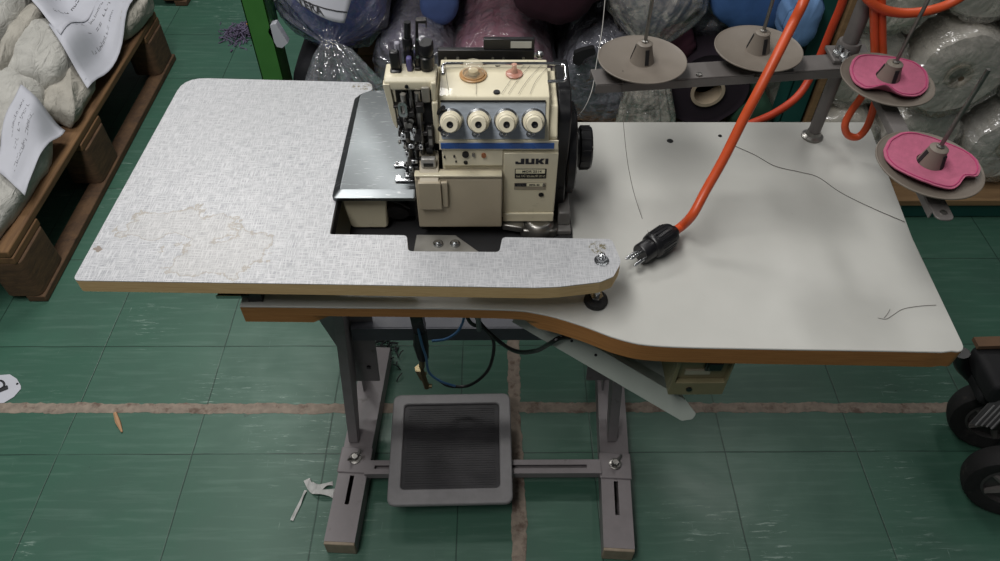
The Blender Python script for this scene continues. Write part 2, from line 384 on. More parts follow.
# ---------------------------------------------------------------- raised side board with linen pattern
def linen():
    s = NT('linen_pattern_laminate'); co = s.coord()
    a = s.noise(s.coord((760, 60, 1)), 1, 2, .6); b = s.noise(s.coord((60, 760, 1), loc=(3, 5, 0)), 1, 2, .6)
    w = s.math('MAXIMUM', s.ramp(a, .42, .62), s.ramp(b, .42, .62))
    col = s.mix(w, lin((144, 146, 151)), lin((188, 189, 192)))
    col = s.mix(s.ramp(s.noise(co, 4, 3), .35, .7, 0, .3), col, lin((168, 169, 170)))
    x, y, z = s.sep(co)
    def blob(cx, cy, rx, ry, seed):
        n = s.noise(s.coord(loc=(seed, 0, 0)), 26, 4, .6)
        dx = s.math('DIVIDE', s.math('SUBTRACT', x, cx), rx); dy = s.math('DIVIDE', s.math('SUBTRACT', y, cy), ry)
        r = s.math('SQRT', s.math('ADD', s.math('MULTIPLY', dx, dx), s.math('MULTIPLY', dy, dy)))
        return s.math('ADD', r, s.math('MULTIPLY', s.math('SUBTRACT', n, .5), 2.2))
    d = s.math('MINIMUM', blob(-.225, -.105, .075, .028, 1), blob(-.165, -.160, .065, .040, 8))
    ins = s.ramp(d, .93, .97, 1, 0); rim = s.math('MULTIPLY', s.ramp(d, .84, .94, 0, 1), ins)
    col = s.mix(s.math('MULTIPLY', ins, .22), col, lin((170, 166, 158)))
    col = s.mix(s.math('MULTIPLY', rim, .8), col, lin((146, 138, 124)))
    wear = s.math('MINIMUM', blob(-.031, .198, .022, .010, 3), blob(.300, -.148, .010, .010, 4))
    col = s.mix(s.math('MULTIPLY', s.ramp(wear, .7, 1.0, 1, 0), s.ramp(s.noise(co, 240, 3, .7), .48, .56)), col, lin((112, 106, 84)))
    tx = s.math('DIVIDE', s.math('SUBTRACT', x, -.311), .006); ty = s.math('DIVIDE', s.math('SUBTRACT', y, -.150), .006)
    ch = s.math('ADD', s.math('ABSOLUTE', s.math('ADD', tx, s.math('MULTIPLY', ty, .4))), s.math('ABSOLUTE', ty))
    ch = s.math('ADD', ch, s.math('MULTIPLY', s.math('SUBTRACT', s.noise(co, 240, 2), .5), 1.2))
    col = s.mix(s.ramp(ch, .95, 1.1, 1, 0), col, lin((128, 118, 110)))
    s.put(s.b.inputs['Base Color'], col); s.set(s.ramp(w, 0, 1, .36, .28)); s.bump(w, .12, .0005); return s.m
EZ = .845
X = thing('extension_board', 'pale linen-patterned board raised over the left end of the table, cut out around the machine', 'board', (-.17, .77, .78))
ex = [(-.4925, .569), (-.488, .72), (-.480, .991), (-.188, .978), (-.184, .958), (-.206, .944), (-.2035, .645), (-.1075, .643), (-.1035, .6155), (.0075, .6140), (.0115, .6395), (.147, .636), (.1545, .597), (.142, .5735), (.1254, .5650), (.078, .5578), (.05, .5563), (-.2, .5625)]
ex = fillet(ex, [.008, 0, .035, .012, .008, .02, .004, .006, .006, .006, .006, .008, .02, .008, .01, .03, 0, 0], 5)
m = MB(); m.prism(ex, EZ - .0012, EZ); m.build('board', linen(), X)
m = MB(); m.prism(ex, EZ - .0195, EZ - .0012); m.build('edge', CHIP, X)
m = MB(); m.lathe([(.0001, .0), (.0140, 0), (.0152, .003), (.0145, .008), (.0105, .010), (.0001, .010)], (.129, .588, TZ)); ft = m.build('rubber_foot', BLACK_MATT, X)
m = MB(); m.lathe([(.0085, .010), (.0085, .015), (.0001, .015)], (.129, .588, TZ), seg=6); m.cyl((.129, .588, TZ + .012), (.129, .588, EZ - .0195), .004); m.lathe([(.0001, 0), (.009, 0), (.009, .0012), (.0001, .0012)], (.1306, .599, EZ)); m.lathe([(.0065, .001), (.0065, .006), (.0055, .0075), (.0001, .0078)], (.1306, .599, EZ), seg=6); m.lathe([(.0035, .007), (.0035, .011), (.0001, .0125)], (.1306, .599, EZ)); m.build('bolt', STEEL, ft)
m = MB(); m.box((-.338, .579, TZ + .022), (-.30, .66, TZ + .025)); m.box((-.308, .59, TZ + .0005), (-.290, .66, TZ + .022)); br = m.build('bracket', BLACK, X)
m = MB(); m.prism([(-.2032, .646), (-.2022, .646), (-.2022, .93), (-.2032, .93)], EZ - .0193, EZ - .0016); m.box((-.202, .6432, EZ - .0193), (-.109, .6442, EZ - .0016)); m.build('dark_cut_edge', BLACK_MATT, X)  # thin black strips lining the inner cut edge of the board
m = MB(); m.box((-.339, .5775, TZ + .021), (-.308, .579, TZ + .026)); m.build('lip', STEEL, br)
m = MB(); m.box((-.30, .87, TZ + .0005), (-.25, .95, EZ - .0195)); m.build('spacer', CHIP, X)
# ---------------------------------------------------------------- treadle
P = thing('foot_pedal', 'large square grey foot treadle with a black ribbed mat on the stand crossbar', 'pedal', (-.09, .77, .056))
Mp = Matrix.Translation(Vector((-.0915, .772, .068))) @ Matrix.Rotation(math.radians(1), 4, 'Z') @ Matrix.Rotation(math.radians(3), 4, 'X')
o1 = fillet([(-.129, -.128), (.129, -.128), (.131, .128), (-.131, .128)], .018, 6)
i1 = fillet([(-.103, -.094), (.103, -.094), (.105, .103), (-.105, .103)], .010, 6)
m = MB()
def ring_plate(m, o, i, z0, z1, M):
    n = len(o); R = []
    for pts, z in ((o, z0), (o, z1), (i, z1), (i, z0)): R.append([M @ Vector((p[0], p[1], z)) for p in pts])
    m.rings(R, False, True)
ring_plate(m, o1, i1, .0, .012, Mp); m.build('frame', plain('grey_treadle_paint', (132, 130, 132), .42, 0, .08, 40, .05), P, .003, 2)
i2 = [(x * .995, y * .995) for x, y in i1]
def matmat():
    s = NT('ribbed_black_mat'); co = s.coord(); n = s.noise(s.coord((2, 30, 1)), 12, 4)
    col = s.mix(s.ramp(s.noise(s.coord((1, 3, 1)), 9, 4), .4, .7), lin((30, 29, 33)), lin((52, 50, 54))); s.put(s.b.inputs['Base Color'], col)
    s.set(.55); s.bump(n, .3); return s.m
m = MB(); m.prism(i2, -.001, .007, 'z', Mp)
for k in range(34): 
    y = -.086 + k * .0054; m.box((-.095, y, .007), (.095, y + .0026, .0076), Mp)
m.build('mat', matmat(), P)
m = MB(); m.prism(fillet([(-.112, -.104), (.112, -.104), (.114, .112), (-.114, .112)], .012), -.004, -.001, 'z', Mp); m.box((-.04, -.06, -.0125), (.04, -.02, -.004), Mp); m.build('base_plate', DARK_GREY, P)
# ---------------------------------------------------------------- overlock machine
S = thing('sewing_machine', 'cream industrial overlock sewing machine with four white tension dials and a chrome cloth plate', 'sewing machine', (0, .8, TZ))
BLUE = plain('blue_stripe_enamel', (26, 82, 156), .3, 0, .05, 30)
PANEL = plain('brushed_grey_panel', (160, 168, 178), .42, .15, .12, 60, stretch=(1, 12, 1))
CHROME = plain('chrome_wire', (205, 205, 208), .12, 1, .05, 40)
def scratched():
    s = NT('scratched_chrome'); co = s.coord(); n = s.noise(co, 12, 3)
    a = s.noise(s.coord((40, 500, 1), rot=(0, 0, .9)), 1, 2, .6); b = s.noise(s.coord((40, 420, 1), rot=(0, 0, -.5), loc=(4, 0, 0)), 1, 2, .6)
    sc = s.math('MAXIMUM', s.ramp(a, .64, .72), s.ramp(b, .68, .74))
    s.put(s.b.inputs['Base Color'], s.mix(sc, lin((104, 108, 110)), lin((170, 172, 172)))); s.set(s.math('ADD', s.ramp(n, .3, .7, .30, .38), s.math('MULTIPLY', sc, .15)), 1); s.bump(sc, .15, .0004); return s.m
# flat black plate filling the cutout below the machine, and feet
m = MB(); m.prism(fillet([(-.196, .652), (-.112, .652), (-.106, .645), (.010, .645), (.02, .648), (.108, .66), (.108, .945), (-.196, .945)], .006), TZ + .0005, TZ + .003); m.build('black_plate', BLACK_MATT, S)
m = MB(); c = (.063, .728)
m.prism(fillet([(.035, .700), (.088, .700), (.088, .76), (.045, .76)], .010), TZ + .003, TZ + .016)
m.prism([(.012, .706), (.040, .700), (.044, .722), (.012, .722)], TZ + .012, TZ + .022); m.lathe([(.0001, 0), (.021, 0), (.023, .004), (.021, .015), (.016, .020), (.0001, .020)], (.062, .717, TZ + .003)); m.build('foot', STEEL_D, S, .002)
m = MB(); m.box((.078, .705, TZ + .003), (.106, .90, TZ + .012)); m.box((.088, .715, TZ + .012), (.104, .88, TZ + .035)); m.build('base_bracket', plain('grey_casting', (112, 110, 108), .5, .3), S, .002)
m = MB(); m.box((-.10, .716, TZ + .003), (.085, .93, TZ + .022)); m.build('base_frame', GUN, S, .003)
m = MB(); m.prism([(-.1055, .662), (-.014, .662), (-.051, .698), (-.1035, .699)], TZ + .006, TZ + .011); ob = m.build('bracket_plate', plain('grey_zinc_plate', (140, 138, 132), .5, .5, .1, 40), S, .001)
for x, y in ((-.0735, .680), (-.051, .680)):
    m = MB(); m.lathe([(.0065, 0), (.0065, .003), (.005, .0045), (.0001, .0045)], (x, y, TZ + .011), seg=16); m.lathe([(.003, .0045), (.003, .0065), (.0001, .0065)], (x, y, TZ + .011), seg=6); m.build('screw', STEEL, ob)
# lower body
bx0, bx1, fy = -.063, .081, .715
m = MB(); m.prism(fillet([(fy, .806), (fy, .918), (fy + .004, .922), (.90, .922), (.90, .806)], [.004, .003, .003, .006, .004], 3), bx0, bx1, 'x'); m.box((.013, fy - .0045, .8035), (bx1, fy, .8185)); m.box((.013, fy - .0025, .8185), (bx1, fy, .918)); m.build('bed', CREAM, S, .002)
# front looper cover
m = MB(); m.prism(fillet([(fy - .016, .803), (fy - .013, .884), (fy - .006, .892), (fy, .892), (fy, .803)], [.004, .004, .003, 0, 0], 3), -.0985, .0115, 'x'); cv = m.build('looper_cover', CREAM2, S, .0015)
m = MB(); m.prism(fillet([(-.0945, .841), (-.0655, .841), (-.0655, .886), (-.0945, .886)], .003), fy - .0215, fy - .0135, 'y'); m.prism([(fy - .0215, .884), (fy - .0135, .884), (fy + .018, .906), (fy + .014, .908)], -.0925, -.068, 'x'); m.box((-.0655, fy - .0185, .843), (-.0575, fy - .0135, .884)); m.build('flap', CREAM2, cv, .001)
m = MB(); m.box((-.0985, fy - .0145, .889), (.0115, fy - .004, .8925)); m.build('lip', CREAM, cv, .001)
# brow with screws under the stripe
m = MB(); m.prism([(fy - .004, .899), (fy - .001, .923), (fy + .03, .923), (fy + .03, .899)], bx0, .0125, 'x'); bw = m.build('brow_plate', CREAM, S, .0015)
for x, z, r, mm in ((-.034, .9165, .0042, BLACK), (-.024, .916, .0022, STEEL_D), (-.0115, .915, .0030, plain('copper_screw', (178, 120, 88), .4, .8)), (-.034, .9045, .0026, BLACK), (-.060, .913, .0012, BLACK), (-.048, .914, .0012, BLACK), (-.046, .906, .0012, BLACK)):
    m = MB(); m.cyl((x, fy - .0045, z), (x, fy - .0015, z), r, seg=14); m.build('screw', mm, bw)
# upper housing (leaning tension face and flat top)
prof = fillet([(fy - .003, .923), (fy - .003, .938), (.7345, .985), (.812, .987), (.828, .97), (.828, .923)], [.002, .002, .003, .006, .008, 0], 3)
m = MB(); m.prism(prof, -.065, .0675, 'x'); hs = m.build('housing', CREAM, S, .0012)
m = MB(); m.prism(fillet([(fy + .002, .923), (fy + .002, .94), (.737, .970), (.81, .972), (.825, .96), (.825, .923)], .003, 3), .0675, .0785, 'x'); m.build('side_cover', CREAM, S, .0015)
m = MB(); m.prism([(fy - .0045, .9265), (fy - .0045, .9345), (fy - .0028, .9345), (fy - .0028, .9265)], -.0635, .0745, 'x'); m.build('blue_stripe', BLUE, hs)
m = MB(); m.box((-.0655, fy - .0034, .9245), (.0795, fy - .0020, .9375)); m.build('stripe_border', CREAM3, hs)
d = Vector((0, .7345 - (fy - .003), .985 - .938)).normalized(); nrm = Vector((0, -d.z, d.y)); o0 = Vector((0, fy - .003, .938))
Mpanel = frame(o0 + nrm * .0001, (1, 0, 0), d)      # plate frame: x right, y up the face, z outwards
m = MB(); m.prism(fillet([(-.062, .002), (.0625, .002), (.0625, .046), (-.062, .046)], .002, 3), 0, .0014, 'z', Mpanel); pn = m.build('tension_panel', PANEL, S)
m = MB(); m.box((-.062, .0462, 0), (.0625, .0482, .0030), Mpanel); m.build('gasket', BLACK, pn)
for i, x in enumerate((-.0500, -.0170, .0158, .0485)):
    c = Mpanel @ Vector((x, .0245, .0014))
    m = MB(); m.lathe([(.0001, 0), (.0148, 0), (.0148, .0022), (.0120, .003), (.0115, .006), (.0001, .006)], c, nrm, 28); td = m.build('tension_dial', STEEL, pn)
    m = MB(); m.lathe([(.0001, .006), (.0120, .006), (.0128, .007), (.0128, .0105), (.0108, .0112), (.0108, .0130), (.0116, .0136), (.0116, .0180), (.0098, .0190), (.0098, .0270), (.0088, .0285), (.0040, .0285), (.0040, .025), (.0001, .025)], c, nrm, 28); dl = m.build('dial', CREAM3, td)
    m = MB(); m.lathe([(.0001, .0245), (.0038, .0245), (.0038, .0288), (.0022, .0288), (.0001, .0275)], c, nrm, 16); m.build('spindle', BLACK, dl)
    for rr, hh in ((.0110, .0116), (.0099, .0192)):
        m = MB(); m.lathe([(rr, hh), (rr + .0002, hh + .0004), (rr, hh + .0008)], c, nrm, 28); m.build('ring', plain('grey_ring', (96, 90, 80), .5), dl)
    g = Mpanel @ Vector((x - .010 + .004 * (i > 0), .0085, .0014))
    m = MB(); m.tube(catmull([g, g + nrm * .006, g + nrm * .009 + Vector((.004, 0, .003)), g + nrm * .007 + Vector((.007, 0, .001)), g + nrm * .004 + Vector((.004, 0, -.002))], 4), .0009, 6); m.lathe([(.0001, 0), (.0028, 0), (.0028, .002), (.0001, .0026)], g, nrm, 12); m.build('thread_guide', STEEL, pn)
m = MB(); g = Mpanel @ Vector((-.062, .036, .001)); m.tube([g + nrm * .002 + Vector((-.004, 0, -.003)), g + nrm * .008 + Vector((.004, 0, .006))], .0028, 10); g = Mpanel @ Vector((-.063, .015, .001)); m.tube([g, g + nrm * .007], .003, 10); m.build('guide_knob', BLACK, pn)
# top fittings
TT = .9868
AMBER = plain('amber_ring', (186, 148, 104), .35, 0, .1, 40)
def glassy(name, c, a=.35):
    s = NT(name); s.put(s.b.inputs['Base Color'], lin(c)); s.set(.08, spec=.7); s.put(s.b.inputs['Alpha'], a); return s.m
m = MB(); m.lathe([(.0001, 0), (.0170, 0), (.0170, .0012), (.0160, .0020), (.0142, .0012), (.0140, .0030), (.0130, .0030), (.0130, .0010), (.0001, .0010)], (-.024, .777, TT)); og = m.build('oil_gauge', AMBER, hs)
m = MB(); m.lathe([(.0128, .001), (.0130, .010), (.0122, .0150), (.0090, .0175), (.0001, .0185)], (-.024, .777, TT)); m.build('dome', glassy('yellowed_clear_plastic', (240, 234, 212), .30), og)
m = MB(); m.lathe([(.0001, .002), (.0060, .002), (.0060, .007), (.0001, .007)], (-.024, .777, TT)); m.build('float', plain('tan_felt', (196, 180, 146), .7), og)
m = MB(); m.lathe([(.0001, 0), (.0105, 0), (.0105, .0015), (.0085, .0028), (.0001, .0028)], (.026, .779, TT)); rl = m.build('oil_cap', plain('rose_plastic', (178, 126, 110), .3, 0, .1, 60), hs)
m = MB(); m.lathe([(.0045, .0028), (.0035, .006), (.0028, .012), (.0032, .014), (.0001, .0155)], (.026, .779, TT)); m.build('stem', glassy('clear_rose', (226, 176, 156), .6), rl)
m = MB(); m.lathe([(.0001, 0), (.0042, 0), (.0038, .0012), (.0001, .0012)], (.0045, .742, TT - .0008)); m.build('plug', BLACK, hs)
m = MB(); m.lathe([(.0001, 0), (.004, 0), (.0036, .001), (.0001, .001)], (.006, .80, TT - .0003)); m.build('plug', BLACK, hs)
for k, (a, b) in enumerate((((-.060, .806), (-.052, .736)), ((-.02, .776), (-.020, .736)), ((.044, .806), (.010, .737)), ((.052, .806), (.018, .737)), ((.062, .800), (.030, .737)), ((.066, .79), (.044, .737)))):
    mid = (a[0] * .55 + b[0] * .45 - .004 * (k > 1), (a[1] + b[1]) / 2)
    m = MB(); m.tube(catmull([(a[0], a[1], TT + .0012), (mid[0], mid[1], TT + .0012), (b[0], b[1], TT + .0006)], 5), .00022, 5); m.build('thread', THREAD, hs)
# chrome wire handle
m = MB(); hz = TT + .0045
m.tube(catmull([(-.061, .779, hz - .004), (-.0615, .789, hz), (-.058, .7925, hz + .001), (-.05, .7935, hz + .001), (.0, .7935, hz + .001), (.075, .7935, hz + .001), (.0855, .7925, hz), (.0885, .789, hz), (.0885, .772, hz - .002), (.0865, .7645, hz - .003), (.080, .762, hz - .003), (.066, .762, hz - .004)], 5), .0022, 10)
m.tube([(-.061, .779, hz - .004), (-.061, .779, TT - .006)], .0022, 10); m.build('wire_handle', CHROME, S)
# black rail behind
m = MB(); m.box((-.072, .85, .954), (.054, .858, .977)); m.box((-.012, .851, .977), (.054, .858, .992)); m.box((-.05, .828, .93), (.04, .857, .954)); rr = m.build('rear_rail', BLACK, S, .001)
m = MB(); m.box((.023, .8502, .980), (.050, .851, .989)); m.build('sticker', plain('silver_sticker', (178, 178, 172), .5), rr)
for x in (-.062, -.046, .0, .014, .04):
    m = MB(); m.cyl((x, .85, .966), (x, .8485, .966), .002, seg=10); m.build('screw', STEEL, rr)
m = MB(); m.ball((.0615, .854, .968), .0055); m.cyl((.054, .854, .968), (.062, .854, .968), .003); m.build('knob', STEEL, rr)
# right end: pulley cover, hand wheel
pc = fillet([(.735, .80), (.738, .955), (.765, .972), (.84, .972), (.862, .945), (.862, .80)], [.006, .02, .02, .02, .02, .006], 4)
m = MB(); m.prism(pc, .0795, .0965, 'x'); m.build('pulley_cover', BLACK, S, .002)
wc = Vector((.0965, .795, .862)); ax = Vector((1, 0, 0))
m = MB(); m.lathe([(.0001, 0), (.060, 0), (.062, .002), (.062, .011), (.059, .013), (.034, .0135), (.0001, .0135)], wc, ax, 40); hw = m.build('hand_wheel', BLACK, S)
m = MB(); m.lathe([(.028, .0135), (.0265, .016), (.0265, .020), (.0295, .0215), (.0295, .0345), (.0275, .037), (.0001, .0365)], wc, ax, 36); kn = m.build('grip', BLACK, hw)
m = MB(); m.cyl(wc + Vector((.0345, -.02, .016)), wc + Vector((.0372, -.02, .016)), .003, seg=10); m.build('mark', STEEL_D, hw)
for k in range(12):
    a = 2 * PI * k / 12; p = wc + Vector((.0215, math.cos(a) * .0293, math.sin(a) * .0293)); m = MB(); m.tube([p, p + Vector((.013, 0, 0))], .0012, 6); m.build('rib', BLACK_MATT, kn)
# cloth plate
pl = [(-.2085, .7045), (-.1005, .7045), (-.0995, .93), (-.150, .941), (-.190, .941), (-.2065, .928)]
m = MB(); ob = fillet(pl, [.006, .003, .003, .003, .022, .012], 5); ib = fillet([(-.1985, .7145), (-.1005, .7145), (-.0995, .928), (-.150, .9375), (-.186, .9375), (-.1975, .926)], [.005, .003, .003, .003, .020, .012], 5)
R = [[Vector((p[0], p[1], z)) for p in q] for q, z in ((ob, .8465), (ob, .8515), (ib, .8575))]
m.rings(R); cp = m.build('cloth_plate', scratched(), S, .001, 2, ang=25)
m = MB(); m.prism([(-.2005, .845), (-.139, .845), (-.1415, .836), (-.1435, .789), (-.147, .786), (-.19, .786), (-.1945, .79)], .7165, .80, 'y'); m.build('side_box', CREAM, S, .003)
m = MB(); m.box((-.141, .735, .79), (-.099, .90, .845)); m.build('gear_case', BLACK, S, .002)
m = MB(); m.cyl((-.13, .735, .812), (-.13, .722, .808), .016); m.tube([(-.135, .726, .830), (-.112, .724, .816)], .0025, 8); m.box((-.105, .72, .795), (-.0995, .735, .845)); m.build('gear_shaft', GUN, S)
# left head
m = MB()
hd = fillet([(.728, .997), (.729, 1.008), (.734, 1.012), (.762, 1.012), (.775, 1.0), (.83, .965), (.83, .922), (.780, .922), (.768, .997)], [.003, .004, .004, .006, .006, 0, 0, 0, .004], 3)
m.prism(hd, -.126, -.0655, 'x'); m.box((-.072, .722, .925), (-.0650, .80, .985)); m.box((-.072, .7245, .985), (-.0655, .765, 1.010)); hp = m.build('head', CREAM, S, .0018)
m = MB(); m.prism(fillet([(-.1275, 1.006), (-.1195, 1.006), (-.1165, .968), (-.1155, .945), (-.118, .944), (-.1215, .955)], .001), .7275, .738, 'y'); m.build('finger_guard', CREAM, hp, .0008)
m = MB(); m.box((-.117, .748, .925), (-.072, .778, .998)); m.build('mechanism_case', BLACK, hp)
m = MB(); m.cyl((-.100, .7285, 1.003), (-.100, .7268, 1.003), .0022, seg=12); m.build('screw', BLACK, hp)
m = MB(); m.box((-.083, .7235, .984), (-.0735, .7275, 1.004)); m.build('plate', plain('grey_tab', (150, 146, 136), .5, .3), hp, .001)
# needle bar and linkage in the dark opening
random.seed(11)
nb = MB(); nb.cyl((-.1045, .722, .997), (-.1045, .728, .870), .0032); nb.cyl((-.088, .726, .997), (-.088, .730, .875), .0036); nb.cyl((-.0965, .732, .997), (-.0965, .736, .868), .0025); nb.build('needle_bar', STEEL_D, S)
lk = fillet([(-.0052, 0), (.0052, 0), (.0052, .020), (-.0052, .020)], .005, 6)
def plate_at(name, c, pts, th, mt, rot=0, lean=0):
    M = Matrix.Translation(Vector(c)) @ Matrix.Rotation(lean, 4, 'X') @ Matrix.Rotation(rot, 4, 'Y'); m = MB(); m.prism(pts, -th / 2, th / 2, 'y', M); return m.build(name, mt, S, .0006)
o_ = lk; i_ = [(x * .5, .010 + (y - .010) * .62) for x, y in lk]
m = MB(); M = Matrix.Translation(Vector((-.106, .7185, .968)))
R = [[M @ Vector((p[0], h, p[1])) for p in q] for q, h in ((o_, -.0012), (o_, .0012), (i_, .0012), (i_, -.0012))]; m.rings(R, False, True); m.build('needle_clamp', STEEL, S)
for k in range(44):
    x = random.uniform(-.114, -.075); z = random.uniform(.872, .988); y = random.uniform(.714, .734); w, h, dd = random.uniform(.003, .009), random.uniform(.003, .011), random.uniform(.004, .012)
    m = MB(); M = Matrix.Translation(Vector((x, y, z))) @ Matrix.Rotation(random.uniform(-.5, .5), 4, 'Y')
    if k % 3 == 0: m.cyl(M @ Vector((0, -dd / 2, 0)), M @ Vector((0, dd / 2, 0)), h * .45, seg=12)
    else: m.cbox((0, 0, 0), (w, dd, h), M)
    m.build('linkage', (GUN, GUN, BLACK, STEEL_D, GUN, BLACK)[k % 6], S, .0006)
for x, z, w, h in ((-.108, .944, .006, .010), (-.1, .929, .007, .006), (-.106, .917, .005, .009), (-.098, .905, .008, .005), (-.094, .950, .004, .012), (-.088, .928, .005, .008), (-.103, .892, .006, .008), (-.1095, .900, .004, .006)):
    m = MB(); m.prism(fillet([(x - w / 2, z - h / 2), (x + w / 2, z - h / 2), (x + w / 2, z + h / 2), (x - w / 2, z + h / 2)], .0015, 3), .7115, .7155, 'y'); lk_ = m.build('bright_link', STEEL, S, .0005)
    m = MB(); m.cyl((x, .7118, z), (x, .7108, z), .0013, seg=10); m.build('screw', BLACK, lk_)
m = MB(); m.prism(fillet([(-.0895, .897), (-.0715, .897), (-.0715, .911), (-.0895, .911)], .002), .7095, .7165, 'y'); lp = m.build('looper_guard', plain('pale_grey_casting', (176, 174, 170), .4, .4), S, .001)
m = MB(); m.box((-.0865, .7085, .900), (-.0745, .7096, .9045)); m.build('slot', BLACK, lp)
m = MB(); m.prism(fillet([(-.079, .925), (-.0725, .925), (-.0725, .957), (-.079, .957)], .0012), .7145, .7205, 'y'); u = m.build('take_up_lever', GUN, S, .0008)
for z in (.934, .948):
    m = MB(); m.box((-.0778, .7138, z - .0045), (-.0738, .7146, z + .0045)); m.build('slot', STEEL_D, u)
# presser foot on the plate
PZ = .8585
pf = MB()
pf.prism(fillet([(-.133, .757), (-.122, .759), (-.108, .750), (-.100, .748), (-.100, .752), (-.108, .758), (-.120, .768), (-.131, .768)], .003), PZ, PZ + .002)
pf.prism(fillet([(-.128, .728), (-.103, .728), (-.103, .7325), (-.120, .733), (-.121, .740), (-.128, .740)], .002), PZ, PZ + .0022); pf.prism(fillet([(-.116, .735), (-.102, .735), (-.102, .775), (-.113, .78)], .002), PZ, PZ + .004)
pf.build('presser_foot', STEEL, S, .0006)
m = MB(); m.cyl((-.128, .763, PZ + .002), (-.128, .763, PZ + .0026), .0025, seg=12); m.build('screw', BLACK, S)
m = MB(); m.box((-.113, .74, PZ + .004), (-.101, .765, PZ + .016)); m.box((-.111, .752, PZ + .016), (-.103, .765, PZ + .04)); m.cyl((-.107, .739, PZ + .010), (-.107, .742, PZ + .010), .004); m.build('foot_holder', GUN, S, .001)
m = MB(); m.box((-.0985, .735, .845), (-.066, .80, .905)); m.build('looper_case', BLACK, S, .002)
# knobs and thread posts on the head
def knob(x, y, z, r, h, mt=BLACK, n='screw_knob'):
    m = MB(); m.lathe([(.0001, 0), (r * .8, 0), (r * .8, h * .12), (r, h * .16), (r, h * .52), (r * .82, h * .56), (r * .82, h * .62), (r, h * .66), (r, h * .94), (r * .85, h), (.0001, h)], (x, y, z), seg=18); return m.build(n, mt, S)
HZ = 1.0115
m = MB(); m.box((-.1195, .741, HZ), (-.1065, .754, HZ + .004)); m.box((-.1185, .743, HZ + .004), (-.1075, .752, HZ + .026)); m.build('lever', BLACK, S, .002)
knob(-.0770, .750, HZ, .0088, .034); knob(-.0765, .766, HZ - .006, .0075, .034); knob(-.098, .758, HZ, .0058, .036)
m = MB(); m.box((-.1135, .756, HZ), (-.107, .763, HZ + .030)); m.build('lever', plain('grey_lever', (150, 148, 160), .5), S, .002)
m = MB(); m.box((-.1, .744, HZ), (-.0935, .752, HZ + .018)); m.build('lever', plain('violet_lever', (86, 82, 128), .5), S, .002)
m = MB(); m.box((-.0905, .746, HZ), (-.0845, .756, HZ + .004)); m.prism([(-.0905, HZ), (-.086, HZ), (-.0845, HZ + .03), (-.0825, HZ + .062), (-.0855, HZ + .062), (-.0885, HZ + .03)], .749, .752, 'y'); m.box((-.0855, .746, HZ + .060), (-.0735, .754, HZ + .0635)); m.box((-.0745, .746, HZ + .055), (-.0735, .754, HZ + .062)); po = m.build('thread_post', GUN, S, .0006)
m = MB(); m.cyl((-.0865, .7495, HZ + .018), (-.0865, .747, HZ + .018), .0018); m.cyl((-.085, .7495, HZ + .04), (-.085, .747, HZ + .04), .0014); m.build('eyelet', STEEL, po)
m = MB(); m.tube([(-.098, .758, HZ + .03), (-.096, .759, HZ + .055)], .004, 8); m.build('thread_post', BLACK, S)
m = MB(); m.tube([(-.0895, .754, HZ), (-.0895, .754, HZ + .026)], .002, 8); m.ball((-.0895, .754, HZ + .027), .0028); m.build('thread_post', STEEL, S)
# maker's name and plates
def poly(m, pts, M): m.prism(pts, 0, .0006, 'z', M)
fy2 = fy - .0025
Mj = frame((.0480, fy2, .9055), (1, 0, 0), (0, 0, 1)); m = MB(); k = .0067
for L in ([(-3.0, -1), (-1.35, -1), (-1.35, 1), (-2.0, 1), (-2.0, -.45), (-2.5, -.45), (-2.5, -.1), (-3.0, -.1)],
          [(-1.15, 1), (-.55, 1), (-.55, -.45), (-.05, -.45), (-.05, 1), (.55, 1), (.55, -1), (-1.15, -1)],
          [(.75, 1), (1.3, 1), (1.3, .2), (1.8, 1), (2.4, 1), (1.85, .05), (2.4, -1), (1.75, -1), (1.3, -.2), (1.3, -1), (.75, -1)],
          [(2.55, 1), (3.1, 1), (3.1, -1), (2.55, -1)]): poly(m, [(x * k, y * k * .62) for x, y in L], Mj)
m.build('lettering', INK, S)
PLATE = plain('yellowed_label', (226, 220, 190), .4)
Mq = frame((.0470, fy2, .8850), (1, 0, 0), (0, 0, 1))
m = MB(); m.prism(fillet([(-.0195, -.007), (.0205, -.007), (.0205, .0085), (-.0195, .0085)], .001), 0, .0006, 'z', Mq); q = m.build('model_plate', BLACK, S)
m = MB(); m.box((-.0185, .0015, .0006), (.0185, .0078, .0009), Mq); m.build('field', PLATE, q)
lettering('MOR 2514', .0050, frame((.049, fy2 - .0010, .8897), (1, 0, 0), (0, 0, 1)), INK, q, 1.1, .00003)
scribble(frame((.0295, fy2 - .0008, .8808), (1, 0, 0), (0, 0, 1)), .037, .0034, 3, PLATE, q, (3, 3, 8, 2, 2))
Mq = frame((.0475, fy2, .8655), (1, 0, 0), (0, 0, 1))
m = MB(); m.prism(fillet([(-.0205, -.0065), (.0205, -.0065), (.0205, .0055), (-.0205, .0055)], .001), 0, .0006, 'z', Mq); q = m.build('serial_plate', plain('taupe_label', (150, 142, 124), .5), S)
m = MB(); m.box((-.0195, -.0005, .0006), (-.0045, .0045, .0009), Mq); m.build('field', INK, q)
m = MB(); m.box((-.0045, -.0005, .0006), (.0165, .0045, .0009), Mq); m.build('field', PLATE, q)
scribble(frame((.0305, fy2 - .001, .8662), (1, 0, 0), (0, 0, 1)), .010, .0028, 5, STEEL_D, q, (5,))
lettering('MFG. 22', .0036, frame((.053, fy2 - .001, .8675), (1, 0, 0), (0, 0, 1)), INK, q, 1.05, .0001)
m = MB(); m.cyl((.065, fy2 - .0018, .8675), (.065, fy2, .8675), .0018, seg=12); m.build('rivet', STEEL, q)
